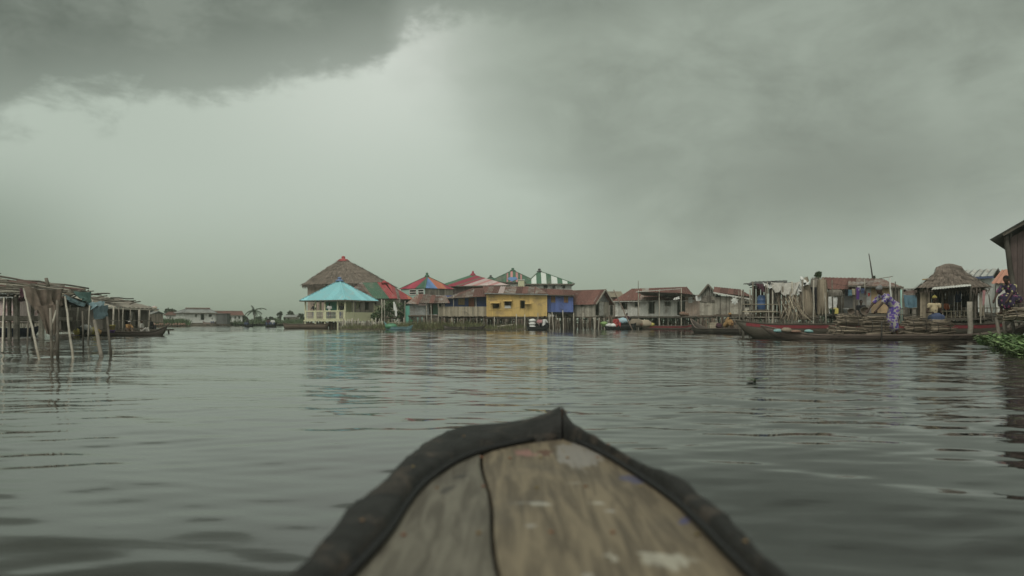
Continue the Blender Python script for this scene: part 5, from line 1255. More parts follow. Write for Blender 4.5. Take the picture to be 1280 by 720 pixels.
sack('turquoise bag, right of two, in the low pirogue', 'turquoise plastic', 1011, 416, Df, .17, .14, .065, 'bag', 'bag', 2)
sack('brown sack right beside the left turquoise bag', 'firewood', 983, 415.5, Df, .22, .15, .10, seed=3)
sack('flattish brown sack between the two turquoise bags', 'clay', 994, 416, Df, .24, .15, .06, seed=4)

# ---- women
w1 = person('woman in violet and white print stooping in the pirogue among firewood', (X(1119, Df), Df+.05, .10), R(-78), 'stand', .88, 'reach', 'violet print', 'violet print', 'grey cloth', 1.30, .016, skirt=True, fingers=True, headdrop=.15)
w2 = person('woman in yellow head wrap and cream print top sitting in the striped boat', (X(1168.5, Db), Db+.1, .74), R(-8), 'sit', .12, 'lap', 'cream print', 'denim cloth', 'yellow cloth', 1.12, .016, skirt=True, fingers=True, headdrop=.2, hipz=.13, sleeves=False)
wx, wd = X(1263, 26)-.42, 25.1
w3 = person('bare-headed woman in magenta-dotted print bending forward at the right edge', (wx, wd, .92), R(-62), 'sit', .75, 'reach', 'magenta print', 'magenta print', None, 1.08, .016, skirt=True, fingers=True, hipz=.47)
t = thing('stool', 'low wooden stool under the bending woman at the right edge', 'stool', (wx+.05, wd+.02, .90))
m = MB(); m.box((-.2, -.16, .34), (.2, .16, .38)); m.build('seat', 'old beam', t)
for a in (-1, 1):
    for b in (-1, 1): m = MB(); m.pole((a*.17, b*.13, 0), (a*.14, b*.1, .34), .02); m.build('leg', 'old beam', t)
person('person in orange shirt crouching in the shade of the small thatched hut', (X(1180, 34.6), 34.6, .93), .1, 'low', .1, 'lap', 'orange cloth', 'black cloth', None, .8, .02)
person('person in dark clothes sitting behind the firewood near the plywood wall', (X(1076, 39), 39, .85), -.3, 'low', .15, 'lap', 'black cloth', 'brown net', None, .95, .025)

# ---- rusty shack with laundry
random.seed(101); D = 43
t, L, zf, zt = house('shack', 'patchwork shack of plywood and grey tin under a rusty sagging roof', 1036, 1126, D+1, D-.7, 3, 393, 358, 'grey board', [(1040, 1056, 362, 392, 'open'), (1074, 1079, 364, 392, 'open')], stilts=1.0, w=.22, side='pale board')
Us = lambda px: L*(px-1036)/90
q = lambda px, py, v: V((Us(px), v, Z(py, D+1-1.7*(px-1036)/90)))
roof_part(t, [([q(1022, 361.5, -.4), q(1070, 363, -.5), q(1068, 346, 1.5), q(1022, 345.5, 1.8)], (1, 0, 0), lambda s, k: 0), ([q(1062, 357.5, -.6), q(1130, 358.8, -.4), q(1100, 346, 2.2), q(1056, 343.8, 2.2)], (1, 0, 0), lambda s, k: 1),
    ([q(1022, 361.5, 4.5), q(1130, 360, 4.5), q(1100, 346, 2.2), q(1022, 345.5, 2.0)], (1, 0, 0), lambda s, k: 0)], ['rust tin', 'mixed tin'], panel=.7)
m = MB(); m.beam(q(1062, 358.2, -.62), q(1130, 359.6, -.42), .05, .08); m.beam(q(1060, 365, -.5), q(1086, 354.5, -.5), .05, .06); m.build('eave_board', 'old beam', t)
m = MB(); m.planks((Us(1074), -.08), (Us(1090), -.08), Z(391, D), Z(360, D), w=.35); m.build('tin_panel', 'grey tin', t)
m = MB(); m.planks((Us(1090), -.09), (Us(1113), -.09), Z(391, D), Z(360.5, D), w=.5); m.build('plywood_panel', 'plywood', t)
m = MB(); m.planks((Us(1056), -.08), (Us(1067), -.08), Z(391, D), Z(366, D), w=.35); m.build('tin_panel', 'dark tin', t)
for px in (1116, 1120, 1124):
    m = MB(); m.pole(q(px, 393, -.3), q(px+rnd(-.5, .5), 360, -.3), .04); m.build('post', 'old beam', t)
m = MB(); m.box((-.6, -1.7, zf-.1), (L+.6, -.05, zf)); m.build('front_deck', 'old beam', t)
for i in range(9):
    m = MB(); m.pole((i*L/8, -1.5, -.4), (i*L/8, -1.5, zf-.1), .05); m.build('stilt', 'stilt wood', t)
pole_thing('white painted pole standing before the plywood wall', W(1115.5, 412, 39), W(1112.2, 347, 39), .05, 'white paint')
pole_thing('thin grey stick reaching sideways from the top of the white pole', W(1098, 348.5, 39), W(1116, 345.5, 39), .02, 'stilt wood')
pole_thing('tall slanting antenna pole rising above the shack roofs', W(1093, 360, 50), W(1086, 317, 50), .06, 'dark pole', r2=.025)
pole_thing('crooked pole at the left front of the shack', W(1041, 397, 38.5), W(1040, 350, 38.5), .035, 'stilt wood')
# clothes line
pole_thing('thin clothes line pole above the grey tin panel', W(1081, 366, 40), W(1080.5, 349, 40), .03, 'pale pole')
m = MB(); m.tube([W(1040, 354.5, 40), W(1060, 357.5, 40), W(1080, 356, 40), W(1098, 360, 40)], .008, 4); solo(m, 'clothes_line', 'dark pole', 'sagging line with laundry across the shack front', 'line', W(1040, 354.5, 40))
LG_ = 'laundry on the shack clothes line'
for i, (px0, px1, y0, y1, mt, lab) in enumerate([(1056, 1060, 361, 370, 'black cloth', 'black garment at the left end of the clothes line'), (1060, 1065, 362, 370, 'blue cloth', 'blue shirt next to the black garment'), (1065, 1070, 361, 369, 'cream cloth', 'cream garment in the middle of the laundry'),
        (1069, 1074.5, 359, 375, 'purple cloth', 'dark violet trousers hanging longest on the line'), (1071.5, 1076, 357.5, 363, 'white cloth', 'small white shirt above the violet trousers'), (1076, 1081, 360, 367, 'denim cloth', 'blue denim garment right of the white shirt'), (1080, 1083, 363, 369, 'maroon cloth', 'small dark garment left of the red one'), (1084.5, 1088, 366, 370.5, 'red cloth', 'small red garment at the right end of the line')]):
    cloth_thing(lab, mt, [lp(px0, y0, 39.9), lp(px1, y0+.3, 39.9), lp(px0+.4, y1, 39.95), lp(px1-.3, y1-.5, 39.95)], .01, .03, 6, 6, 'laundry', 'laundry', 20+i, .2, LG_)
cloth_thing('blue tarp sheet hanging between pale poles left of the thatched hut', 'blue cloth', [lp(1129.5, 368.5, 40), lp(1149.5, 368, 40), lp(1131, 383.5, 40), lp(1149, 383, 40)], .06, .05, name='tarp', cat='tarp', seed=40)
for px, lab in ((1126.5, 'pale turquoise post left of the hanging blue tarp'), (1150, 'pale post right of the hanging blue tarp')):
    pole_thing(lab, W(px, 412, 39.8), W(px, 362, 39.8), .05, 'mint paint' if px < 1130 else 'pale pole')
# containers in front
def jerry(label, mat, px, py, d, s=1, name='jerrycan'):
    t = thing(name, label, 'jerrycan', W(px, py, d), rnd(-.4, .4)); m = MB(); v = .01
    m.box((-.13*s, -.08*s, 0), (.13*s, .08*s, .30*s), tone=.5); b = m.build('body', mat, t); bv = b.modifiers.new('b', 'BEVEL'); bv.width = .03*s; bv.segments = 3
    m = MB(); m.tube([(-.07*s, 0, .30*s), (-.06*s, 0, .345*s), (.05*s, 0, .345*s), (.07*s, 0, .30*s)], .014*s, 6); m.build('handle', mat, t)
    m = MB(); m.lathe((.095*s, 0, .295*s), [(.028*s, 0), (.028*s, .04*s), (.02*s, .045*s)], 10); m.build('cap', 'black rubber', t)
    return t
jerry('yellow jerrycan standing among the bags on the shack deck', 'yellow plastic', 1044.7, 392.5, 40.5, .95)
t = jerry('white jerrycan next to the reed bundle on the shack deck', 'white plastic', 1036, 392.5, 40.3, .8)
def bucket(label, mat, px, py, d, r=.14, h=.24):
    t = thing('bucket', label, 'bucket', W(px, py, d)); m = MB(); m.lathe((0, 0, 0), [(r*.75, 0), (r, h), (r*1.06, h), (r*1.06, h-.02), (r*.98, h-.02), (r*.7, .02)], 16); m.build('body', mat, t)
    m = MB(); m.tube([(r*math.cos(a), -.02, h-.02-r*.9*math.sin(a)*.0+r*.8*math.sin(a)) for a in [PI*i/8 for i in range(9)]], .006, 4); m.build('handle', 'dark pole', t); return t
bucket('green bucket beside the yellow jerrycan', 'green plastic', 1040.3, 392.5, 40)
bucket('white tub standing near the laundry', 'white plastic', 1058.5, 393.5, 39.7, .17, .3)
cloth_thing('large white sheet with grey patches draped on a rack above the jerrycans', 'white cloth', [lp(1034, 371, 41), lp(1047.5, 369.5, 41), lp(1034.5, 386, 41), lp(1046, 385, 41)], .02, .05, 10, 8, seed=50, ragged=.35)
reed_bundle('dark reed heap above the white sheet', 1033, 1055, 362, 371, 41.3, 12, 0, 'grey board', .9)
sack('white sack lying left of the green bucket', 'white cloth', 1031, 394, 39.6, .26, .2, .13, seed=5)
sack('green and white cloth heap at the foot of the reed bundle', 'green cloth', 1021, 394, 39, .3, .2, .10, 'heap', 'cloth heap', seed=6)
for px, r_, lab in ((1064, .2, 'left round basket standing on edge behind the firewood'), (1081, .24, 'right round basket hoop standing on edge behind the firewood')):
    t = thing('basket', lab, 'basket', W(px, 394, 37.5)); m = MB(); r_ *= .8; ring = [(r_*1.1*math.cos(a), .03*math.sin(3*a), r_+r_*math.sin(a)) for a in [2*PI*i/20 for i in range(21)]]; m.tube(ring, .022, 6); m.build('rim', 'old beam', t)
    m = MB(); m.add([(p[0]*.95, .02, r_+(p[2]-r_)*.95) for p in ring[:-1]]+[(0, .16, r_)], [(i, (i+1)%20, 20) for i in range(20)], 0, .5, True); m.build('bowl', 'brown board', t)
# light stick railing between the huts
def railing(label, px0, px1, y0, y1, d, n, mat='fence board'):
    t = thing('railing', label, 'railing', (X(px0, d), d, 0)); o = t.location
    for y in (y0, (y0+y1)/2): m = MB(); m.pole(W(px0, y, d)-o, W(px1, y, d)-o, .022); m.build('rail', mat, t)
    for i in range(n): px = px0+(px1-px0)*i/(n-1); m = MB(); m.pole(W(px, 412, d)-o, W(px, y0-1, d)-o, .026); m.build('post', mat, t)
railing('grey stick railing left of the woman in cream print', 1122, 1160, 386, 400, 36, 9, 'stilt wood')
railing('pale stick railing below the thatched hut', 1178, 1216, 389, 402, 34.2, 8)
railing('grey stick railing at the right of the thatched hut', 1216, 1252, 385, 400, 35, 7, 'stilt wood')
random.seed(102)
t = thing('stick_pile', 'long grey sticks piled behind the railing right of the hut', 'stick pile', (X(1232, 34.5), 34.5, .72))
m = MB()
for i in range(60): a = rnd(-.9, .2); m.pole((a-.3, rnd(-.4, .6), rnd(0, .45)), (a+rnd(.7, 1.2), rnd(-.4, .6), rnd(-.05, .35)), .018, wob=.03, n=5)
m.build('branches', 'old beam', t)
m = MB(); m.box((-1.3, -.5, -.08), (1.3, 1.4, 0)); m.build('deck', 'old beam', t)
for i in range(6): m = MB(); m.pole((-1.2+.48*i, -.4, -1.1), (-1.2+.48*i, -.4, -.08), .05); m.build('stilt', 'stilt wood', t)

# ---- small thatched hut
random.seed(103); D = 34.5
t = thing('thatched_hut', 'small open hut with shaggy rounded thatch roof on posts', 'hut', (X(1150, D), D, 0), R(-24)); o = t.location; kx = .845
x0, x1, xm0, xm1 = [(X(p, D)-o.x)*kx for p in (1147, 1238, 1177, 1206)]; ze, zt = Z(361.5, D), Z(336, D); dp = 3.0
c = [V((x0, -.3, ze)), V((x1, -.3, ze)), V((x1, dp, ze)), V((x0, dp, ze))]; tp = [V((xm0, dp/2-.5, zt)), V((xm1, dp/2-.5, zt)), V((xm1, dp/2+.1, zt)), V((xm0, dp/2+.1, zt))]
thatch_faces([(c[0], c[1], tp[1], tp[0]), (c[1], c[2], tp[2], tp[1]), (c[2], c[3], tp[3], tp[2]), (c[3], c[0], tp[0], tp[3])], dens=220, blade=.34, wd=.014, sag=.05, layers=5).build('roof', 'thatch', t)
m = MB()
pts = [V((xm0-.08+(xm1-xm0+.16)*i/8, dp/2-.2, zt+.0+.13*math.sin(PI*i/8))) for i in range(9)]
m.tube(pts, [.08, .11, .13, .15, .15, .14, .13, .11, .07], 12, tone=.4)
for i in range(700):
    k = random.random(); p = pts[0].lerp(pts[-1], k)+V((0, 0, .13*math.sin(PI*k))); a = rnd(0, PI); d_ = V((rnd(-.4, .4), -math.cos(a), math.sin(a)-.35)).normalized(); r_ = .13; b = p+V((0, -math.cos(a), math.sin(a)))*r_; s = V((.012, 0, 0))
    e = b+V((rnd(-.1, .1), -math.cos(a)*.12, -.10-rnd(0, .1))); m.add([b-s, b+s, e+s*.4, e-s*.4], [(0,1,2,3)])
m.build('ridge_cap', 'thatch', t)
fz = Z(397.5, D)
m = MB(); m.box((x0+.1, -.3, fz-.08), (x1-.1, dp-.2, fz)); m.build('floor', 'old beam', t)
for px in (1152, 1160, 1180, 1222, 1232):
    for v in (.1, dp-.4):
        m = MB(); m.pole(V(((X(px, D)-o.x)*kx, v, -.4)), V(((X(px, D)-o.x)*kx, v, ze+.1)), .05); m.build('post', 'stilt wood', t)
m = MB(); m.planks((x0+.12, dp-.5), (x1-.12, dp-.5), fz, ze+.1, w=.15); m.build('back_wall', 'brown board', t)
m = MB(); m.planks((0, -.02), ((X(1163, D)-o.x)*kx, -.02), fz, ze, w=.1); m.build('reed_wall', 'reed', t)
m = MB(); m.planks(((X(1226, D)-o.x)*kx, -.02), ((X(1232, D)-o.x)*kx, -.02), fz+.1, ze, w=.06, gap=.02); m.build('reed_wall', 'reed', t)
m = MB(); m.sheet([L3(t, W(1164, 362, D-1.3)), L3(t, W(1214, 356.5, D-1.6)), L3(t, W(1213, 354, D-.6)), L3(t, W(1168, 357, D-.2))], (1, 0, 0), .1, .012); m.build('awning', 'pale tin', t)
for px, w_, mt, lab, y1 in ((1188, 8, 'grey cloth', 'grey garment hanging inside the thatched hut', 381), (1198, 7, 'denim cloth', 'bluish garment hanging in the middle of the thatched hut', 378), (1207, 9, 'black cloth', 'black garment hanging near the thick post of the hut', 384), (1175, 5, 'black cloth', 'black garment hanging behind the crouching person in orange', 380)):
    cloth_thing(lab, mt, [lp(px-w_/2, 363, D+.2), lp(px+w_/2, 363, D+.2), lp(px-w_/2+.5, y1, D+.2), lp(px+w_/2-.5, y1-1, D+.2)], .01, .04, 8, 6, seed=60+int(px))
cloth_thing('pinkish cloth hanging at the right side wall of the thatched hut', 'pink cloth', [lp(1228, 363, D-1.6), lp(1231.5, 363, D-1.6), lp(1228, 382, D-1.6), lp(1231, 380, D-1.6)], .0, .03, 4, 6, seed=70)
pole_thing('thick square grey post standing in the water before the thatched hut', W(1212, 440, 31.6), W(1212, 377, 31.6), .10, 'concrete', 'post', 'post', r2=.10)
pole_thing('thin dark post above the thick one holding the tin awning', W(1212.8, 378, 33.4), W(1213.5, 357, 33.4), .05, 'stilt wood', 'post', 'post')
pole_thing('short dark pole dipping into the water beside the stooping woman', W(1101.5, 428, 29.4), W(1102, 402, 29.4), .035, 'dark pole')
pole_thing('yellow-brown stick poking out from the left eave of the hut', W(1153, 349.5, 36), W(1167, 348, 36), .03, 'ochre shutter')
for lab, p, q_, r_, mt in [('bent stick standing behind the stooping woman, left of the blue tarp', (1121, 412, 38), (1119, 352, 38), .03, 'stilt wood'), ('short stake between blue tarp and thatched hut', (1146, 412, 37), (1147, 372, 37), .03, 'pale pole'),
    ('thin stake at the left end of the firewood', (1033, 412, 36), (1031, 366, 36), .028, 'pale pole'), ('dark stake before the grey tin panel', (1069, 412, 38.5), (1070, 358, 38.5), .028, 'dark pole'),
    ('thin stick rising above the striped boat right of the hut', (1225, 418, 33), (1227, 380, 33), .028, 'pale pole'), ('leaning stick between the hut and the dark near house', (1243, 416, 34), (1236, 368, 34), .028, 'stilt wood'),
    ('tall thin stick at the left end of the stick platform', (925, 418, 37), (923.5, 363, 37), .025, 'stilt wood'), ('leaning pale stick before the blue barrel', (962, 418, 36.2), (959, 352, 36.2), .022, 'pale pole')]:
    pole_thing(lab, W(*p), W(*q_), r_, mt)
# ---- white building behind
D = 58; t, L, zf, zt = house('house', 'white-walled building with corrugated pale roof and blue fascia behind the hut', 1188, 1244, D+.8, D-.9, 6, 396, 348.5, 'white paint', (), stilts=1.5, w=.5, tone=.5)
q = lambda px, py, v: V((L*(px-1188)/56, v, Z(py, D)))
roof_part(t, [([q(1186, 347.5, -.4), q(1243, 346.5, -.4), q(1242, 334, 3), q(1190, 335, 3)], (1, 0, 0)), ([q(1186, 347.5, 6.4), q(1243, 346.5, 6.4), q(1242, 334, 3), q(1190, 335, 3)], (1, 0, 0))], ['pale tin', 'grey tin'], pitch=.42, amp=.06, matf=lambda s, k: k % 2, panel=.21)
m = MB(); m.beam(q(1186, 348.3, -.43), q(1243, 347.4, -.43), .05, .16); m.build('fascia', 'denim cloth', t)
for px in (1218, 1232): m = MB(); m.beam(q(px, 396, -.03), q(px, 349, -.03), .12, .04); m.build('pilaster', 'white paint', t)
D = 55; t, L, zf, zt = house('house', 'white plank house with a terracotta tin roof behind the near dark house', 1245, 1290, D+.8, D-.6, 6, 396, 353.5, 'white plank', (), stilts=1.5, w=.4)
q = lambda px, py, v: V((L*(px-1245)/45, v, Z(py, D)))
roof_part(t, [([q(1240.5, 353.8, -.4), q(1295, 352.8, -.4), q(1295, 332.5, 3), q(1242, 333.5, 3)], (1, 0, 0)), ([q(1240.5, 353.8, 6.4), q(1295, 352.8, 6.4), q(1295, 332.5, 3), q(1242, 333.5, 3)], (1, 0, 0))], ['terracotta tin'], pitch=.3, amp=.03)
# low grey sheds filling behind the tarp
t, L, zf, zt = house('shed', 'low grey plank shed behind the hanging blue tarp', 1124, 1158, 47, 47, 3, 396, 371, 'grey board', [(1135, 1140, 374, 394, 'open')], stilts=1.2)
gable_u(t, L, 3, zt, zt+.5, 'mixed tin', .3)
# ---- near house at the right edge
random.seed(111); D = 26
t = thing('house', 'dark brown plank house with grey tin roof rising at the right edge', 'house', (X(1263, D), D, 0), R(-37)); o = t.location
zf = .95; P = lambda px, py, d: W(px, py, d)-o
m = MB(); m.planks((0, 0), (5, 0), zf, Z(291, D), w=.16, ztop=lambda u: Z(297, D)+.58*min(u, 5-u)); m.build('wall', 'mauve board', t)
m = MB(); m.planks((5, 0), (5, 5), zf, Z(291, D)); m.planks((5, 5), (0, 5), zf, Z(291, D)); m.build('wall', 'mauve board', t)
m = MB(); m.planks((0, 5), (0, 0), zf, Z(291, D)); m.build('wall', 'grey board', t)
xl = -.52; zl = Z(300, D)
sl = .60; xm = 2.5
roof_part(t, [([(xl, -.5, zl), (xl, 5.6, zl), (xm, 5.6, zl+sl*(xm-xl)), (xm, -.5, zl+sl*(xm-xl))], (0, 1, 0)), ([(2*xm-xl, -.5, zl), (2*xm-xl, 5.6, zl), (xm, 5.6, zl+sl*(xm-xl)), (xm, -.5, zl+sl*(xm-xl))], (0, 1, 0))], ['grey tin'], pitch=.12, amp=.012)
m = MB(); m.beam((xl+.35, -.42, zl+.35*sl-.07), (xm, -.42, zl+sl*(xm-xl)-.07), .05, .09); m.beam((2*xm-xl-.35, -.42, zl+.35*sl-.07), (xm, -.42, zl+sl*(xm-xl)-.07), .05, .09); m.build('rafter', 'old beam', t)
m = MB(); m.pole((.22, -.12, zf-.1), (-.12, -.14, Z(296, D)), .09, .08); m.build('corner_post', 'stilt wood', t)
m = MB(); m.box((-.2, -1.4, zf-.09), (5.2, 5, zf-.03)); m.build('floor', 'old beam', t)
for i in range(7):
    for v in (-1.25, 1, 4): m = MB(); m.pole((-.1+.85*i, v, -.6), (-.3+.85*i+rnd(-.05, .05), v, zf-.12), .07); m.build('stilt', 'stilt wood', t)
# ---- pile of branches at the woman's feet
fire_bundle('loose bundle of branches on the deck below the bending woman', 1250, 1296, 386, 401, 24.9, 60, .12, None)
# ---- water hyacinth
random.seed(121); m = MB()
def hyac(c, h):
    for _ in range(6):
        a = rnd(0, 2*PI); l = rnd(.25, 1)*h; d = V((math.cos(a)*rnd(.2, .8), math.sin(a)*rnd(.2, .8), 1)).normalized(); tip = c+d*l; s = V((-math.sin(a), math.cos(a), 0)); w_ = rnd(.035, .07); o_ = V((math.cos(a), math.sin(a), rnd(-.2, .6))).normalized()*w_*2.1
        m.add([c-s*.008, c+s*.008, tip+s*.006, tip-s*.006], [(0,1,2,3)], 0)
        m.add([tip, tip+o_*.35+s*w_, tip+o_*.8+s*w_*.7, tip+o_*1.05, tip+o_*.8-s*w_*.7, tip+o_*.35-s*w_], [(0,1,2,3,4,5)], 0)
for i in range(1500):
    D = rnd(15.8, 26.5); k = (D-15.8)/10.7; left = 1272-46*min(1, k*1.3)+8*math.sin(D*2.1); px = rnd(left, 1345)
    if random.random() < .5 and px < left+8: continue
    hyac(V((X(px, D), D, 0)), rnd(.12, .34)*(.7+.5*k))
stuff(m, 'water_hyacinth', ['bright leaf'], 'bright green water hyacinth floating at the right edge', 'water plants')
m = MB(); random.seed(122)
for i in range(2): hyac(V((rnd(-.1, .1), 0, -.02)), .3)
m.v = [(v[0]*.6, v[1]*.6, v[2]*.16+.004) for v in m.v]
solo(m, 'floating_plant', 'bright leaf', 'tiny green floating plant alone on open water', 'plant', (X(945, 9.3), 9.3, 0))
m = MB(); m.ball((0, 0, .05), (.28, .2, .14), wob=.1, n=14); solo(m, 'white_sack', 'white cloth', 'pale sack lying in the hyacinth under the pirogue tip', 'sack', (X(1266, 27.6), 27.6, .02))

# ================================================================== LEFT: fish sheds on posts
random.seed(131)
t = thing('stilt_shed', 'open-sided near shed with square posts and a roof of loose poles', 'shed', (X(30, 33), 33, 0)); o = t.location
def P(px, py, d): return W(px, py, d)-o
for px, d, r_ in ((12, 33.5, .11), (21, 32.6, .17), (52, 33.2, .16), (-16, 33, .13), (41, 36.5, .10), (5, 37.5, .08), (72, 37, .07), (-40, 34, .13), (88, 38.5, .05)):
    yt = {12: 372, 21: 364, 52: 385}.get(px, 372)
    m = MB(); a, b = P(px, 0, d), 0; m.beam((a.x, a.y, -.5), (a.x+rnd(-.03, .03), a.y, Z(yt, d)), r_, r_, up=V((0, 1, 0))); m.build('post', 'concrete', t)
for y, th_ in ((397, .22),):
    m = MB(); m.beam(P(-50, y, 33.1), P(53, y+1.5, 33.4), .1, th_); m.build('cross_beam', 'concrete', t)
    m = MB(); m.beam(P(-50, y+1, 37.2), P(90, y+2.2, 38.2), .1, .2); m.build('cross_beam', 'concrete', t)
m = MB()
for i in range(26): y = 33.3+i*.18; m.beam(V((X(-50, 33)-o.x, y-o.y, Z(399, 33.5)-.06+rnd(-.01, .01))), V((X(55, 33)+i*.09-o.x, y-o.y, Z(399, 33.5)-.06)), .16, .03)
m.build('deck', 'old beam', t)
fl, fr_, bl, br = W(-70, 361, 29), W(84, 371.5, 34), W(-70, 338, 38), W(108, 361.5, 42)
def rp(u, v): return fl.lerp(fr_, u).lerp(bl.lerp(br, u), v)-o
m = MB()
for i in range(46):
    u = rnd(0, 1); v = random.random(); w_ = rnd(.3, .9); l_ = rnd(.12, .30); a, b, c_, d_ = rp(u, v*.9), rp(min(1, u+l_), v*.9+rnd(-.05, .05)), rp(min(1, u+l_), min(1, v*.9+w_*.14)), rp(u, min(1, v*.9+w_*.14))
    n_ = V((0, -.2, 1))*rnd(0, .07); m.add([p+n_ for p in (a, b, c_, d_)]+[p+n_-V((0, 0, .025)) for p in (a, b, c_, d_)], [(0,1,2,3), (7,6,5,4), (0,4,5,1), (1,5,6,2), (2,6,7,3), (3,7,4,0)], random.choice([0, 0, 1, 2, 3]))
m.sheet([rp(0, .02), rp(1, .02), rp(1, .98), rp(0, .98)], (1, .1, .0), .18, .015, .8, lambda s, k: 2 if k % 3 else 1)
m.build('roof', ['pale board', 'rust tin', 'grey board', 'fence board'], t)
for v in (0, .12, .3, .55, .8, 1):
    m = MB(); m.pole(rp(-.02, v)+V((0, 0, rnd(-.02, .1))), rp(1.02, v)+V((0, 0, rnd(-.02, .1))), .055, .04, wob=.04); m.build('roof_pole', 'stilt wood' if v else 'pale pole', t)
for i in range(16):
    u = i/15+rnd(-.02, .02); m = MB(); m.pole(rp(u, -.06)-V((0, 0, .08)), rp(u, 1.05)-V((0, 0, .06)), .035); m.build('rafter', 'stilt wood', t)
for i in range(14):
    u = rnd(0, .9); v = rnd(0, 1); m = MB(); m.pole(rp(u, v)+V((0, 0, .08)), rp(u+rnd(.1, .35), v+rnd(-.1, .1))+V((0, 0, rnd(.05, .22))), .03, wob=.05); m.build('loose_pole', random.choice(['old beam', 'stilt wood', 'grey board']), t)
m = MB(); m.beam(P(-50, 369, 32), P(34, 369.5, 33), .06, .1); m.build('cross_beam', 'stilt wood', t)
m = MB(); m.pole(P(60, 358, 36), P(57.5, 347.5, 36), .09, .07); m.build('roof_stub', 'old beam', t)
m = MB(); m.planks((P(76, 0, 38.4).x, P(0, 0, 38.4).y), (P(112, 0, 38.4).x, 38.4-o.y), Z(412, 38.4), Z(388, 38.4), w=.18, gap=.02, jit=.15); m.build('plank_screen', 'grey board', t)
# pink walled room behind
simple_house('pale pink house seen between the posts at the far left', -60, 19, 50, 3, 402, 372, 366, 'pinkish tin', 'grey tin', [(4, 8, 378, 390, 'window'), (-20, -12, 378, 400, 'door')])
stake_fence('weathered stake screen behind the near shed on the left', [(X(-80, 60), 60), (X(180, 72), 72)], 1.5, 'pale board', .2, .09)
cloth_thing('large brown fishing net hanging from the near shed roof', 'brown net', [lp(30, 357, 31.5), lp(80, 361, 33), lp(42, 388, 31.6), lp(74, 384, 33)], .2, .16, 24, 14, 'fishing_net', 'net', 80, .3)
cloth_thing('lower fold of brown net gathered between two poles', 'brown net', [lp(46, 382, 31.4), lp(73, 380, 31.8), lp(58, 417, 31.6), lp(70, 417, 31.8)], .05, .08, 14, 12, 'fishing_net', 'net', 81)
cloth_thing('dark bundle of net hanging at the left beside the slanting pole', 'maroon cloth', [lp(24, 360, 31.8), lp(33, 361, 31.8), lp(25, 377, 31.8), lp(30, 375, 31.8)], .02, .1, 8, 8, 'fishing_net', 'net', 82)
cloth_thing('pale blue tarp strip stretched below the shed roof', 'sky tarp', [lp(80, 367.5, 30), lp(108, 379.5, 33), lp(81, 373, 30.2), lp(106, 383.5, 33)], .05, .05, 16, 5, 'tarp', 'tarp', 83)
cloth_thing('dark underside fold of tarp beneath the pale blue strip', 'black cloth', [lp(83, 371, 30.6), lp(106, 381, 33), lp(81, 379, 30.8), lp(100, 383, 32.8)], .02, .06, 12, 6, 'tarp', 'tarp', 84)
cloth_thing('green tarp draped over the shed roof beside the blue strip', 'green tarp', [lp(92, 364, 32), lp(114, 365, 35), lp(100, 372, 32), lp(113, 379, 34.5)], .04, .05, 12, 8, 'tarp', 'tarp', 85)
cloth_thing('blue-green tarp hanging down at the middle of the sheds', 'sky tarp', [lp(106, 378, 33.5), lp(130, 376, 37), lp(113, 384, 33.6), lp(131, 381, 37)], .05, .08, 14, 7, 'tarp', 'tarp', 86)
cloth_thing('faded blue cloth hanging below the tarp in front of the grey shack', 'faded cloth', [lp(118, 383, 35), lp(135, 381, 37.5), lp(121, 399, 35.2), lp(131, 396, 37.5)], .03, .1, 12, 8, 'hanging_cloth', 'cloth', 87)
# poles in the water
PGL = 'poles standing in the water before the left sheds'
for lab, p, q_, r_, mt in [('long pale pole slanting from the brown net down into the water', (49.5, 451, 15.0), (29.5, 361, 21), .025, 'pale pole'),
    ('dark straight pole, left of the close pair under the net', (65, 452, 15.4), (63, 385, 15.4), .028, 'stilt wood'), ('dark straight pole, right of the close pair under the net', (72, 449, 15.7), (71.5, 375, 15.7), .028, 'stilt wood'),
    ('pale slanting pole carrying the corner of the blue tarp', (91.5, 452, 15.0), (81.5, 371, 18), .025, 'pale pole'), ('thickest brown leaning post, second from the right', (127.5, 449, 15.8), (118, 401, 17), .042, 'stilt wood'),
    ('short dark post at the right end of the water poles', (139, 446, 16.8), (134, 396, 17), .028, 'stilt wood'), ('very thin pole at the far left edge of the near shed', (3, 440, 18), (5, 372, 20), .02, 'pale pole'), ('thin pole just right of the first square post', (34, 441, 18.5), (36, 392, 19), .02, 'stilt wood'),
    ('thin dark stick between the blue tarp pole and the thick post', (104, 436, 21), (103, 389, 21), .022, 'stilt wood'), ('thin stick holding the middle of the tarps', (110, 428, 27), (112, 382, 27), .025, 'pale pole'),
    ('thin pole right of the yellow bucket', (149, 417, 40), (148.5, 384, 40), .03, 'stilt wood'), ('thin pole between bucket and crouching person', (153, 416, 41), (154, 385, 41), .03, 'pale pole'), ('thin pole right of the crouching person', (164, 416, 41.5), (163, 386, 41.5), .03, 'stilt wood'),
    ('outermost thin pole past the corner of the grey shack', (186, 416, 43), (187, 388, 43), .035, 'pale pole'), ('thin pale pole leaning between the close pair', (65, 405, 24), (70, 388, 25), .03, 'pale pole'),
    ('thin pole standing beside the standing person at the goods boat', (95, 413, 38), (97.5, 384, 38), .04, 'pale pole'), ('pale pole holding the shack roof left of the yellow bucket', (141, 416, 40), (142, 383, 40), .05, 'pale pole'),
    ('thin pole behind the thick brown post', (117, 416, 39), (117.5, 390, 39), .04, 'pale pole'), ('pale post at the right front of the grey shack', (174.5, 416, 42), (174, 387, 42), .07, 'concrete')]:
    pole_thing(lab, W(*p), W(*q_), r_, mt, 'water_pole', 'pole', PGL, r2=r_*.85)
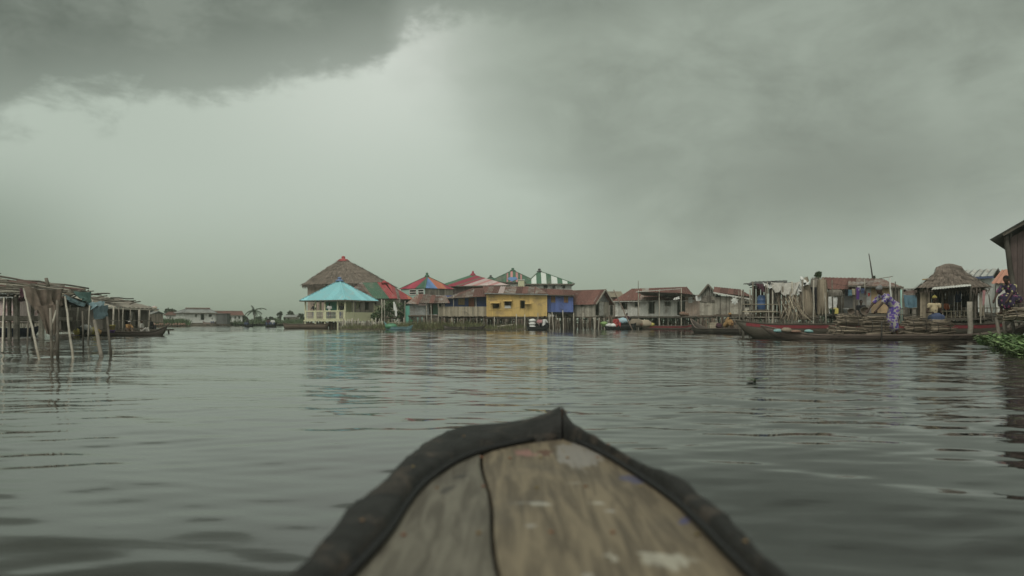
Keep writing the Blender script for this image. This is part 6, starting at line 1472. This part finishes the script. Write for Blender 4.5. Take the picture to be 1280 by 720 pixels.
# grey shack
D = 45; random.seed(141)
t, L, zf, zt = house('shack', 'grey plank shack with drooping tin roof at the end of the left sheds', 128, 186, D, D+3, 4, 410.5, 384.5, 'grey board', [(157, 161, 389, 405, 'door'), (168.5, 173, 390, 410, 'open')], stilts=1.1, w=.2)
q = lambda px, py, v: V((L*(px-128)/58, v, Z(py, D+3*(px-128)/58)))
roof_part(t, [([q(110, 383.5, -1.2), q(178, 386, -1.2), q(168, 371.5, 1.6), q(112, 368.5, 1.6)], (1, 0, 0), lambda s, k: k % 2), ([q(178, 386, -1.2), q(194, 389, .5), q(168, 371.5, 1.6)], V((1, 1, 0)), lambda s, k: 2), ([q(110, 383.5, 4.4), q(194, 386, 4.4), q(168, 371.5, 1.6), q(112, 368.5, 1.6)], (1, 0, 0), lambda s, k: 0)],
    ['pale board', 'grey board', 'grey tin'], pitch=.3)
for i in range(16):
    m = MB(); u = rnd(112, 150); v = rnd(-1, 1.5); m.pole(q(u, 383-(v+1.2)*5.4, v)+V((0, 0, .05)), q(u+rnd(12, 30), 384-(v+1.2)*5.2, v)+V((0, 0, rnd(.05, .3))), .04, wob=.05); m.build('roof_pole', 'stilt wood', t)
m = MB(); m.beam(q(110, 385, -1.25), q(178, 387.6, -1.25), .05, .09); m.build('eave_board', 'pale board', t)
m = MB(); m.pole(q(178, 386.3, -1.2), q(195.5, 390, .6), .05); m.build('rafter', 'sky tarp', t)
cloth_thing('dark curtain in the doorway of the grey shack', 'black cloth', [lp(157, 389, 46.2), lp(161.5, 389, 46.2), lp(156, 405, 46), lp(160, 405, 46)], 0, .06, 6, 6, seed=90)
cloth_thing('pale grey curtain pulled aside at the open end of the grey shack', 'grey tarp', [lp(162, 389, 46), lp(167.5, 390, 46), lp(160, 407, 45.5), lp(163, 408, 45.5)], 0, .08, 6, 6, seed=91)
m = MB(); m.box(q(80, 0, -2.2).to_tuple()[:2]+(.18,), q(182, 0, -.1).to_tuple()[:2]+(.26,)); m.build('landing', 'old beam', t)
for i in range(10): m = MB(); m.pole(q(84+i*10.5, 430, -2), (q(84+i*10.5, 0, -2).x, -2, .2), .06); m.build('stilt', 'stilt wood', t)
# people, goods and boats on the left
person('person in maroon standing small on the landing among the goods', (X(91.5, 40), 40, .3), .3, 'stand', .05, 'down', 'maroon cloth', 'maroon cloth', None, .48, .02)
bucket('bright yellow bucket standing on a violet tub at the landing', 'yellow plastic', 140, 412.5, 38.5, .15, .24)
bucket('violet tub below the bright yellow bucket', 'purple plastic', 140, 416, 38.5, .15, .13)
for i, (px, mt, rr, lab) in enumerate([(97, 'yellow plastic', .14, 'yellow jerrycan-shaped sack at the left of the goods'), (101.5, 'black cloth', .17, 'black bundle with white top among the goods'), (107, 'white cloth', .17, 'white sack high in the middle of the goods'), (112, 'cream cloth', .16, 'cream sack low in the goods pile'), (117.5, 'yellow cloth', .17, 'dull yellow sack nearest the thick brown post'),
        (122, 'ochre cloth', .13, 'orange-brown sack right of the thick brown post')]):
    sack(lab, mt, px, 418.2 if i != 2 else 414, 38.3+.1*i, rr*1.5, rr*1.2, rr*1.15, seed=i+30)
sack('white cloth bundle lying on the black bundle', 'white cloth', 101.5, 413.3, 38.4, .15, .14, .05, seed=45)
jerry('small red and white jerrycan at the back of the goods pile', 'white plastic', 119, 414, 38.9, .5)
D = DW(419.6)
pirogue('boat', 'low dark pirogue pointing out from the left landing', (X(88, D), D+.4), (X(209, D), D), 1.0, .20, (.1, .28), hull='boat wood', seats=4, endlen=.16)
person('person in pale grey cloth lying back in the stern of the left pirogue', (X(178, D), D, .12), R(95), 'low', -.1, 'lap', 'grey tarp', 'grey tarp', None, .7, .02)
person('person in yellow-brown bending low over the left pirogue', (X(156, D), D+.2, .12), R(60), 'low', .5, 'reach', 'ochre cloth', 'brown net', 'white cloth', .7, .02)
person('person in dark clothes sitting upright right of the grey shack', (X(187, 50), 50, .1), R(60), 'low', .1, 'lap', 'black cloth', 'black cloth', None, .9, .025)
sack('yellowish sack lying in the middle of the left pirogue', 'yellow cloth', 165, 417.2, D, .25, .2, .06, seed=51)
D = DW(419.5); pirogue('boat', 'dark navy boat moored behind the near shed posts', (X(-30, D), D), (X(50, D+1), D+1), 1.1, .35, (.1, .12), hull='navy boat paint', seats=3)

# ================================================================== OUR OWN BOAT
def unproj(px, py, z): D = (H-z)*F/(py-HY); return V((X(px, D), D, z))
def bow_mats():
    m = bpy.data.materials.new('deck wood'); t = nt(m); MATS['deck wood'] = m
    out = N(t, 'ShaderNodeOutputMaterial'); b = N(t, 'ShaderNodeBsdfPrincipled'); t.links.new(b.outputs[0], out.inputs[0])
    tc = N(t, 'ShaderNodeTexCoord'); obj = tc.outputs['Object']; at = N(t, 'ShaderNodeAttribute'); at.attribute_name = 'tone'
    mp = N(t, 'ShaderNodeMapping'); mp.inputs['Scale'].default_value = (22, 1.6, 5); t.links.new(obj, mp.inputs[0])
    g = noise_n(t, mp.outputs[0], 2.2, 8, .62, .6); g2 = noise_n(t, obj, 5, 5, .6, .4)
    col = mixc(t, at.outputs['Fac'], (.165, .155, .125), (.225, .180, .118))
    col = mixc(t, sstep(t, g, .36, .62), mixc(t, .62, col, (.05, .04, .03)), col)
    col = mixc(t, mth(t, 'MULTIPLY', sstep(t, g2, .45, .75), .45), col, (.085, .075, .062))
    sp = N(t, 'ShaderNodeSeparateXYZ'); nv = N(t, 'ShaderNodeVectorMath', operation='MULTIPLY_ADD')
    nn = N(t, 'ShaderNodeTexNoise'); nn.inputs['Scale'].default_value = 14; nn.inputs['Detail'].default_value = 5; t.links.new(obj, nn.inputs['Vector'])
    t.links.new(nn.outputs['Color'], nv.inputs[0]); nv.inputs[1].default_value = (.07, .16, 0); t.links.new(obj, nv.inputs[2]); t.links.new(nv.outputs[0], sp.inputs[0])
    n3 = noise_n(t, mp.outputs[0], 3.5, 6, .7)
    for (px, py, rx, ry, c) in [(707, 568, .055, .20, (.27, .255, .235)), (640, 566, .03, .06, (.30, .16, .14)), (655, 632, .020, .03, (.40, .385, .33)), (723, 630, .016, .024, (.42, .40, .34)), (640, 628, .035, .010, (.25, .24, .21)), (705, 603, .022, .012, (.34, .32, .27)), (745, 636, .010, .014, (.36, .34, .3)),
                               (812, 700, .034, .035, (.42, .40, .33)), (795, 690, .018, .02, (.42, .40, .33)), (741, 697, .008, .022, (.38, .36, .3)), (836, 652, .014, .020, (.07, .08, .20)), (770, 600, .02, .05, (.085, .09, .16)), (640, 658, .010, .012, (.33, .31, .27)), (704, 715, .010, .012, (.33, .31, .27)), (668, 566, .018, .05, (.10, .04, .03)), (540, 612, .018, .04, (.05, .045, .04)), (560, 595, .014, .03, (.05, .045, .04))]:
        p = unproj(px, py, .355)
        dx = mth(t, 'DIVIDE', mth(t, 'SUBTRACT', sp.outputs[0], p.x+.035), rx); dy = mth(t, 'DIVIDE', mth(t, 'SUBTRACT', sp.outputs[1], p.y+.08), ry)
        rr = mth(t, 'ADD', mth(t, 'MULTIPLY', dx, dx), mth(t, 'MULTIPLY', dy, dy))
        rr = mth(t, 'ADD', rr, mth(t, 'MULTIPLY', mth(t, 'SUBTRACT', n3, .5), 4.0))
        col = mixc(t, mth(t, 'MULTIPLY', sstep(t, rr, 1.3, .5), .75), col, c)
    t.links.new(col, b.inputs['Base Color']); b.inputs['Roughness'].default_value = .62; b.inputs['Specular IOR Level'].default_value = .25
    bp = N(t, 'ShaderNodeBump'); bp.inputs['Strength'].default_value = .5; bp.inputs['Distance'].default_value = .004; t.links.new(g, bp.inputs['Height']); t.links.new(bp.outputs[0], b.inputs['Normal'])
    pm('tarred rubber', (.027, .027, .0245), rough=.72, tone=.2, grain=(3, 3, 3), gs=6, gamt=.6, stain=(.085, .065, .048), stamt=.5, stsc=7, bump=.7, spec=.2)
    pm('tip wood', (.16, .09, .055), rough=.7, tone=.2, grain=(20, 20, 5), gs=4)
bow_mats()
zd = .355
innL = [unproj(px, py, zd) for px, py in ((702, 549), (668, 552), (640, 557), (600, 567), (572, 578), (550, 592), (525, 612), (507, 636), (488, 668), (466, 694), (440, 722))]
innR = [unproj(px, py, zd) for px, py in ((704, 549), (735, 560), (760, 573), (790, 592), (820, 612), (850, 634), (880, 664), (912, 698), (936, 722))]
outL = [unproj(px, py, zd+.02) for px, py in ((700, 530), (662, 529), (625, 529), (590, 530), (560, 535), (530, 549), (502, 574), (472, 601), (442, 625), (414, 655), (391, 695))]
outR = [unproj(px, py, zd+.02) for px, py in ((702, 531), (735, 549), (770, 567), (810, 586), (848, 602), (880, 618), (908, 641), (926, 670), (962, 716))]
random.seed(151)
own = thing('pirogue', 'bow of the weathered wooden pirogue in the foreground with tarred rubber rim', 'boat', (.03, 0, 0)); oo = own.location
def ext(L_, side):      # carry the outline on behind the lens
    p = L_[-1]; q = [V((side*.30+.03, .75, p.z)), V((side*.34+.03, .3, p.z)), V((side*.38+.03, -.4, p.z)), V((side*.40+.03, -1.6, p.z)), V((side*.36+.03, -3, p.z))]
    return L_+q
iL, iR = ext(innL, -1), ext(innR, 1)
oL = outL+[V((p.x-.075, p.y, p.z+.02)) for p in iL[len(innL):]]; oR = outR+[V((p.x+.075, p.y, p.z+.02)) for p in iR[len(innR):]]
def at_y(L_, y):
    if y >= L_[0].y: return L_[0].x
    for a, b in zip(L_[:-1], L_[1:]):
        if b.y <= y <= a.y: return a.x+(b.x-a.x)*(a.y-y)/max(a.y-b.y, 1e-6)
    return L_[-1].x
def crack(y): a, b = unproj(603, 572, zd), unproj(626, 722, zd); return a.x+(b.x-a.x)*(a.y-y)/(a.y-b.y)+.004*math.sin(y*9)
ytip = min(iL[0].y, iR[0].y)+.01
def deck(x0f, x1f, y0, y1, tone, n=44, nx=10):
    m = MB(); vs = []
    for j in range(n+1):
        y = y0+(y1-y0)*j/n; a, b = x0f(y), x1f(y)
        if b < a+.004: b = a+.004
        for i in range(nx+1):
            x = a+(b-a)*i/nx; z = zd+.004*noise.noise(V((x*6, y*2, tone)))-(.006 if i in (0, nx) else 0); vs.append(V((x, y, z))-oo)
    fs = [(j*(nx+1)+i, j*(nx+1)+i+1, (j+1)*(nx+1)+i+1, (j+1)*(nx+1)+i) for j in range(n) for i in range(nx)]
    m.add(vs, fs, 0, tone, True); m.add([v-V((0, 0, .03)) for v in vs], [f[::-1] for f in fs], 0, tone)
    for i in (0, nx): m.add([vs[j*(nx+1)+i] for j in range(n+1)]+[vs[j*(nx+1)+i]-V((0, 0, .03)) for j in range(n+1)], [((j, j+1, n+2+j, n+1+j) if i == 0 else (j+1, j, n+1+j, n+2+j)) for j in range(n)], 0, tone)
    return m
ycr = unproj(603, 566, zd).y
deck(lambda y: at_y(iL, y)-.01, lambda y: crack(y)-.0035, ycr, .45, .12).build('deck_plank', 'deck wood', own)
deck(lambda y: max(at_y(iL, y)-.01, crack(y)+.0035) if y < ycr+.02 else at_y(iL, y)-.01, lambda y: at_y(iR, y)+.01, ytip, .45, .85, 70, 16).build('deck_plank', 'deck wood', own)
for yy in (2.02, 1.66, 1.30, .94):
    m = MB(); a, b = at_y(iL, yy)+.03, at_y(iR, yy)-.03
    for k in range(5): m = MB(); m.ball(V((a+(b-a)*(k+rnd(-.12, .12))/4, yy+rnd(-.012, .012), zd+.002))-oo, (.005, .005, .0022), n=7); m.build('nail', 'rust shutter', own)
m = MB(); m.box(V((-.3, .46, zd-.06))-oo, V((.36, 1.95, zd-.045))-oo); m.build('deck_beam', 'dark pole', own)
# rim: a fat tarred tyre-rubber strip wrapped over the gunwale
def resample(L_, n):
    d = [0]
    for a, b in zip(L_[:-1], L_[1:]): d.append(d[-1]+(b-a).length)
    out = []
    for i in range(n):
        s = d[-1]*i/(n-1); k = 0
        while k < len(d)-2 and d[k+1] < s: k += 1
        out.append(L_[k].lerp(L_[k+1], (s-d[k])/max(d[k+1]-d[k], 1e-6)))
    return out
def smooth(L_, k=2):
    for _ in range(k): L_ = [L_[0]]+[(L_[i-1]+L_[i]*2+L_[i+1])/4 for i in range(1, len(L_)-1)]+[L_[-1]]
    return L_
for side, I, O in ((-1, iL, oL), (1, iR, oR)):
    n = 110; I2, O2 = smooth(resample(I, n), 2), smooth(resample(O, n), 2); m = MB(); vs = []; K = 14
    for i in range(n):
        a, b = I2[i], O2[i]; w_ = b-a; w_.z = 0; hh = .034+.004*noise.noise(V((i*.14, side, 0)))
        lift = .054*math.exp(-i/1.7)
        for k in range(K):
            th_ = k/(K-1)      # from the inner lip over the top and down the outside
            if th_ < .12: p = a+V((0, 0, -.012+.10*th_))
            elif th_ < .72:
                f_ = (th_-.12)/.6; p = a.lerp(b, f_)+V((0, 0, hh*(math.sin(PI*min(1, f_*.62+.12)))**.7*1.0)); p.z = zd+hh*(1-abs(2*f_*.75-.62)**2.6)
            else: f_ = (th_-.72)/.28; p = b+w_.normalized()*.006*math.sin(PI*f_); p.z = zd+hh*.55-f_*.13
            p = p+w_.normalized()*.014*noise.noise(V((p.x*8, p.y*8, side*3)))+V((0, 0, (.008*noise.noise(p*11)+.005*noise.noise(p*34))))
            p.z += lift*max(0, math.sin(PI*k/(K-1)))**.6; vs.append(p-oo)
    fs = [(i*K+k, i*K+k+1, (i+1)*K+k+1, (i+1)*K+k) for i in range(n-1) for k in range(K-1)]
    if side < 0: fs = [f[::-1] for f in fs]
    m.add(vs, fs, 0, .5, True); m.build('rubber_rim', 'tarred rubber', own)
    # lip bead along the inner edge, and nails
    m = MB(); m.tube([p+V((0, 0, .008))-oo+V((side*.002, 0, 0)) for p in I2[2:]], .0075, 6, tone=.2); m.build('rim_lip', 'black rubber', own)
    for i in range(8, 80, 9): m = MB(); m.ball(I2[i].lerp(O2[i], .3)+V((0, 0, .031))-oo, (.004, .004, .002), n=6); m.build('nail', 'rust shutter', own)
    # hull side below the rim
    m = MB(); vs = []
    for i in range(n):
        b = O2[i]; ins = V(((.03-b.x)*.18, 0, 0)); bow = max(0, (b.y-1.4)/1.3)
        for k in range(6):
            f_ = k/5; p = b+ins*f_+V((0, -bow*.75*f_**1.2, 0)); p.z = zd-.07-f_*(.5); p.x += side*(-.012); vs.append(p-oo)
    fs = [(i*6+k, i*6+k+1, (i+1)*6+k+1, (i+1)*6+k) for i in range(n-1) for k in range(5)]
    if side < 0: fs = [f[::-1] for f in fs]
    m.add(vs, fs, 0, .5, True); m.build('hull_side', 'boat wood', own)
m = MB(); m.box(V((-.3, -3, .02))-oo, V((.36, .9, .05))-oo); m.build('floor_board', 'boat wood', own)
tipb = unproj(701, 548, zd); tipb = V((tipb.x, tipb.y+.04, zd))
m = MB(); m.tube([tipb+V((0, .02, -.25))-oo, tipb+V((0, .03, 0))-oo, tipb+V((0, .035, .045))-oo, tipb+V((0, .045, .062))-oo, tipb+V((0, .05, .070))-oo], [.034, .034, .030, .022, .012], 12, tone=.5); m.build('stem_post', 'tarred rubber', own)
m = MB(); m.ball(tipb+V((0, .03, .060))-oo, (.024, .016, .020), n=10, wob=.1); m.build('stem_cap', 'tip wood', own)

# ================================================================== camera, haze, output
hb = MB(); hb.box((-1500, -1500, -1.6), (1500, 1500, 14), tone=.5)
hm = bpy.data.materials.new('lagoon haze'); ht = nt(hm); MATS['haze'] = hm
ho = N(ht, 'ShaderNodeOutputMaterial'); hv = N(ht, 'ShaderNodeVolumePrincipled'); ht.links.new(hv.outputs[0], ho.inputs['Volume'])
hv.inputs['Density'].default_value = HAZE; hv.inputs['Color'].default_value = (.86, .95, .82, 1); hv.inputs['Anisotropy'].default_value = .2
tag(hb.build('haze', 'haze'), 'thin damp haze over the lagoon', 'haze', kind='stuff')
cam = bpy.data.cameras.new('camera'); co = bpy.data.objects.new('camera', cam); C.objects.link(co)
cam.sensor_width = 36; cam.lens = 36*F/1280; cam.shift_y = (HY-360)/1280; cam.clip_start = .05; cam.clip_end = 20000
co.location = (0, 0, H); co.rotation_euler = (R(90), 0, 0)
cam.dof.use_dof = True; cam.dof.focus_distance = 42; cam.dof.aperture_fstop = 2.8
sc = bpy.context.scene; sc.camera = co
sc.view_settings.view_transform = 'Standard'; sc.view_settings.look = 'None'; sc.view_settings.exposure = 0; sc.view_settings.gamma = 1
bpy.context.view_layer.update()
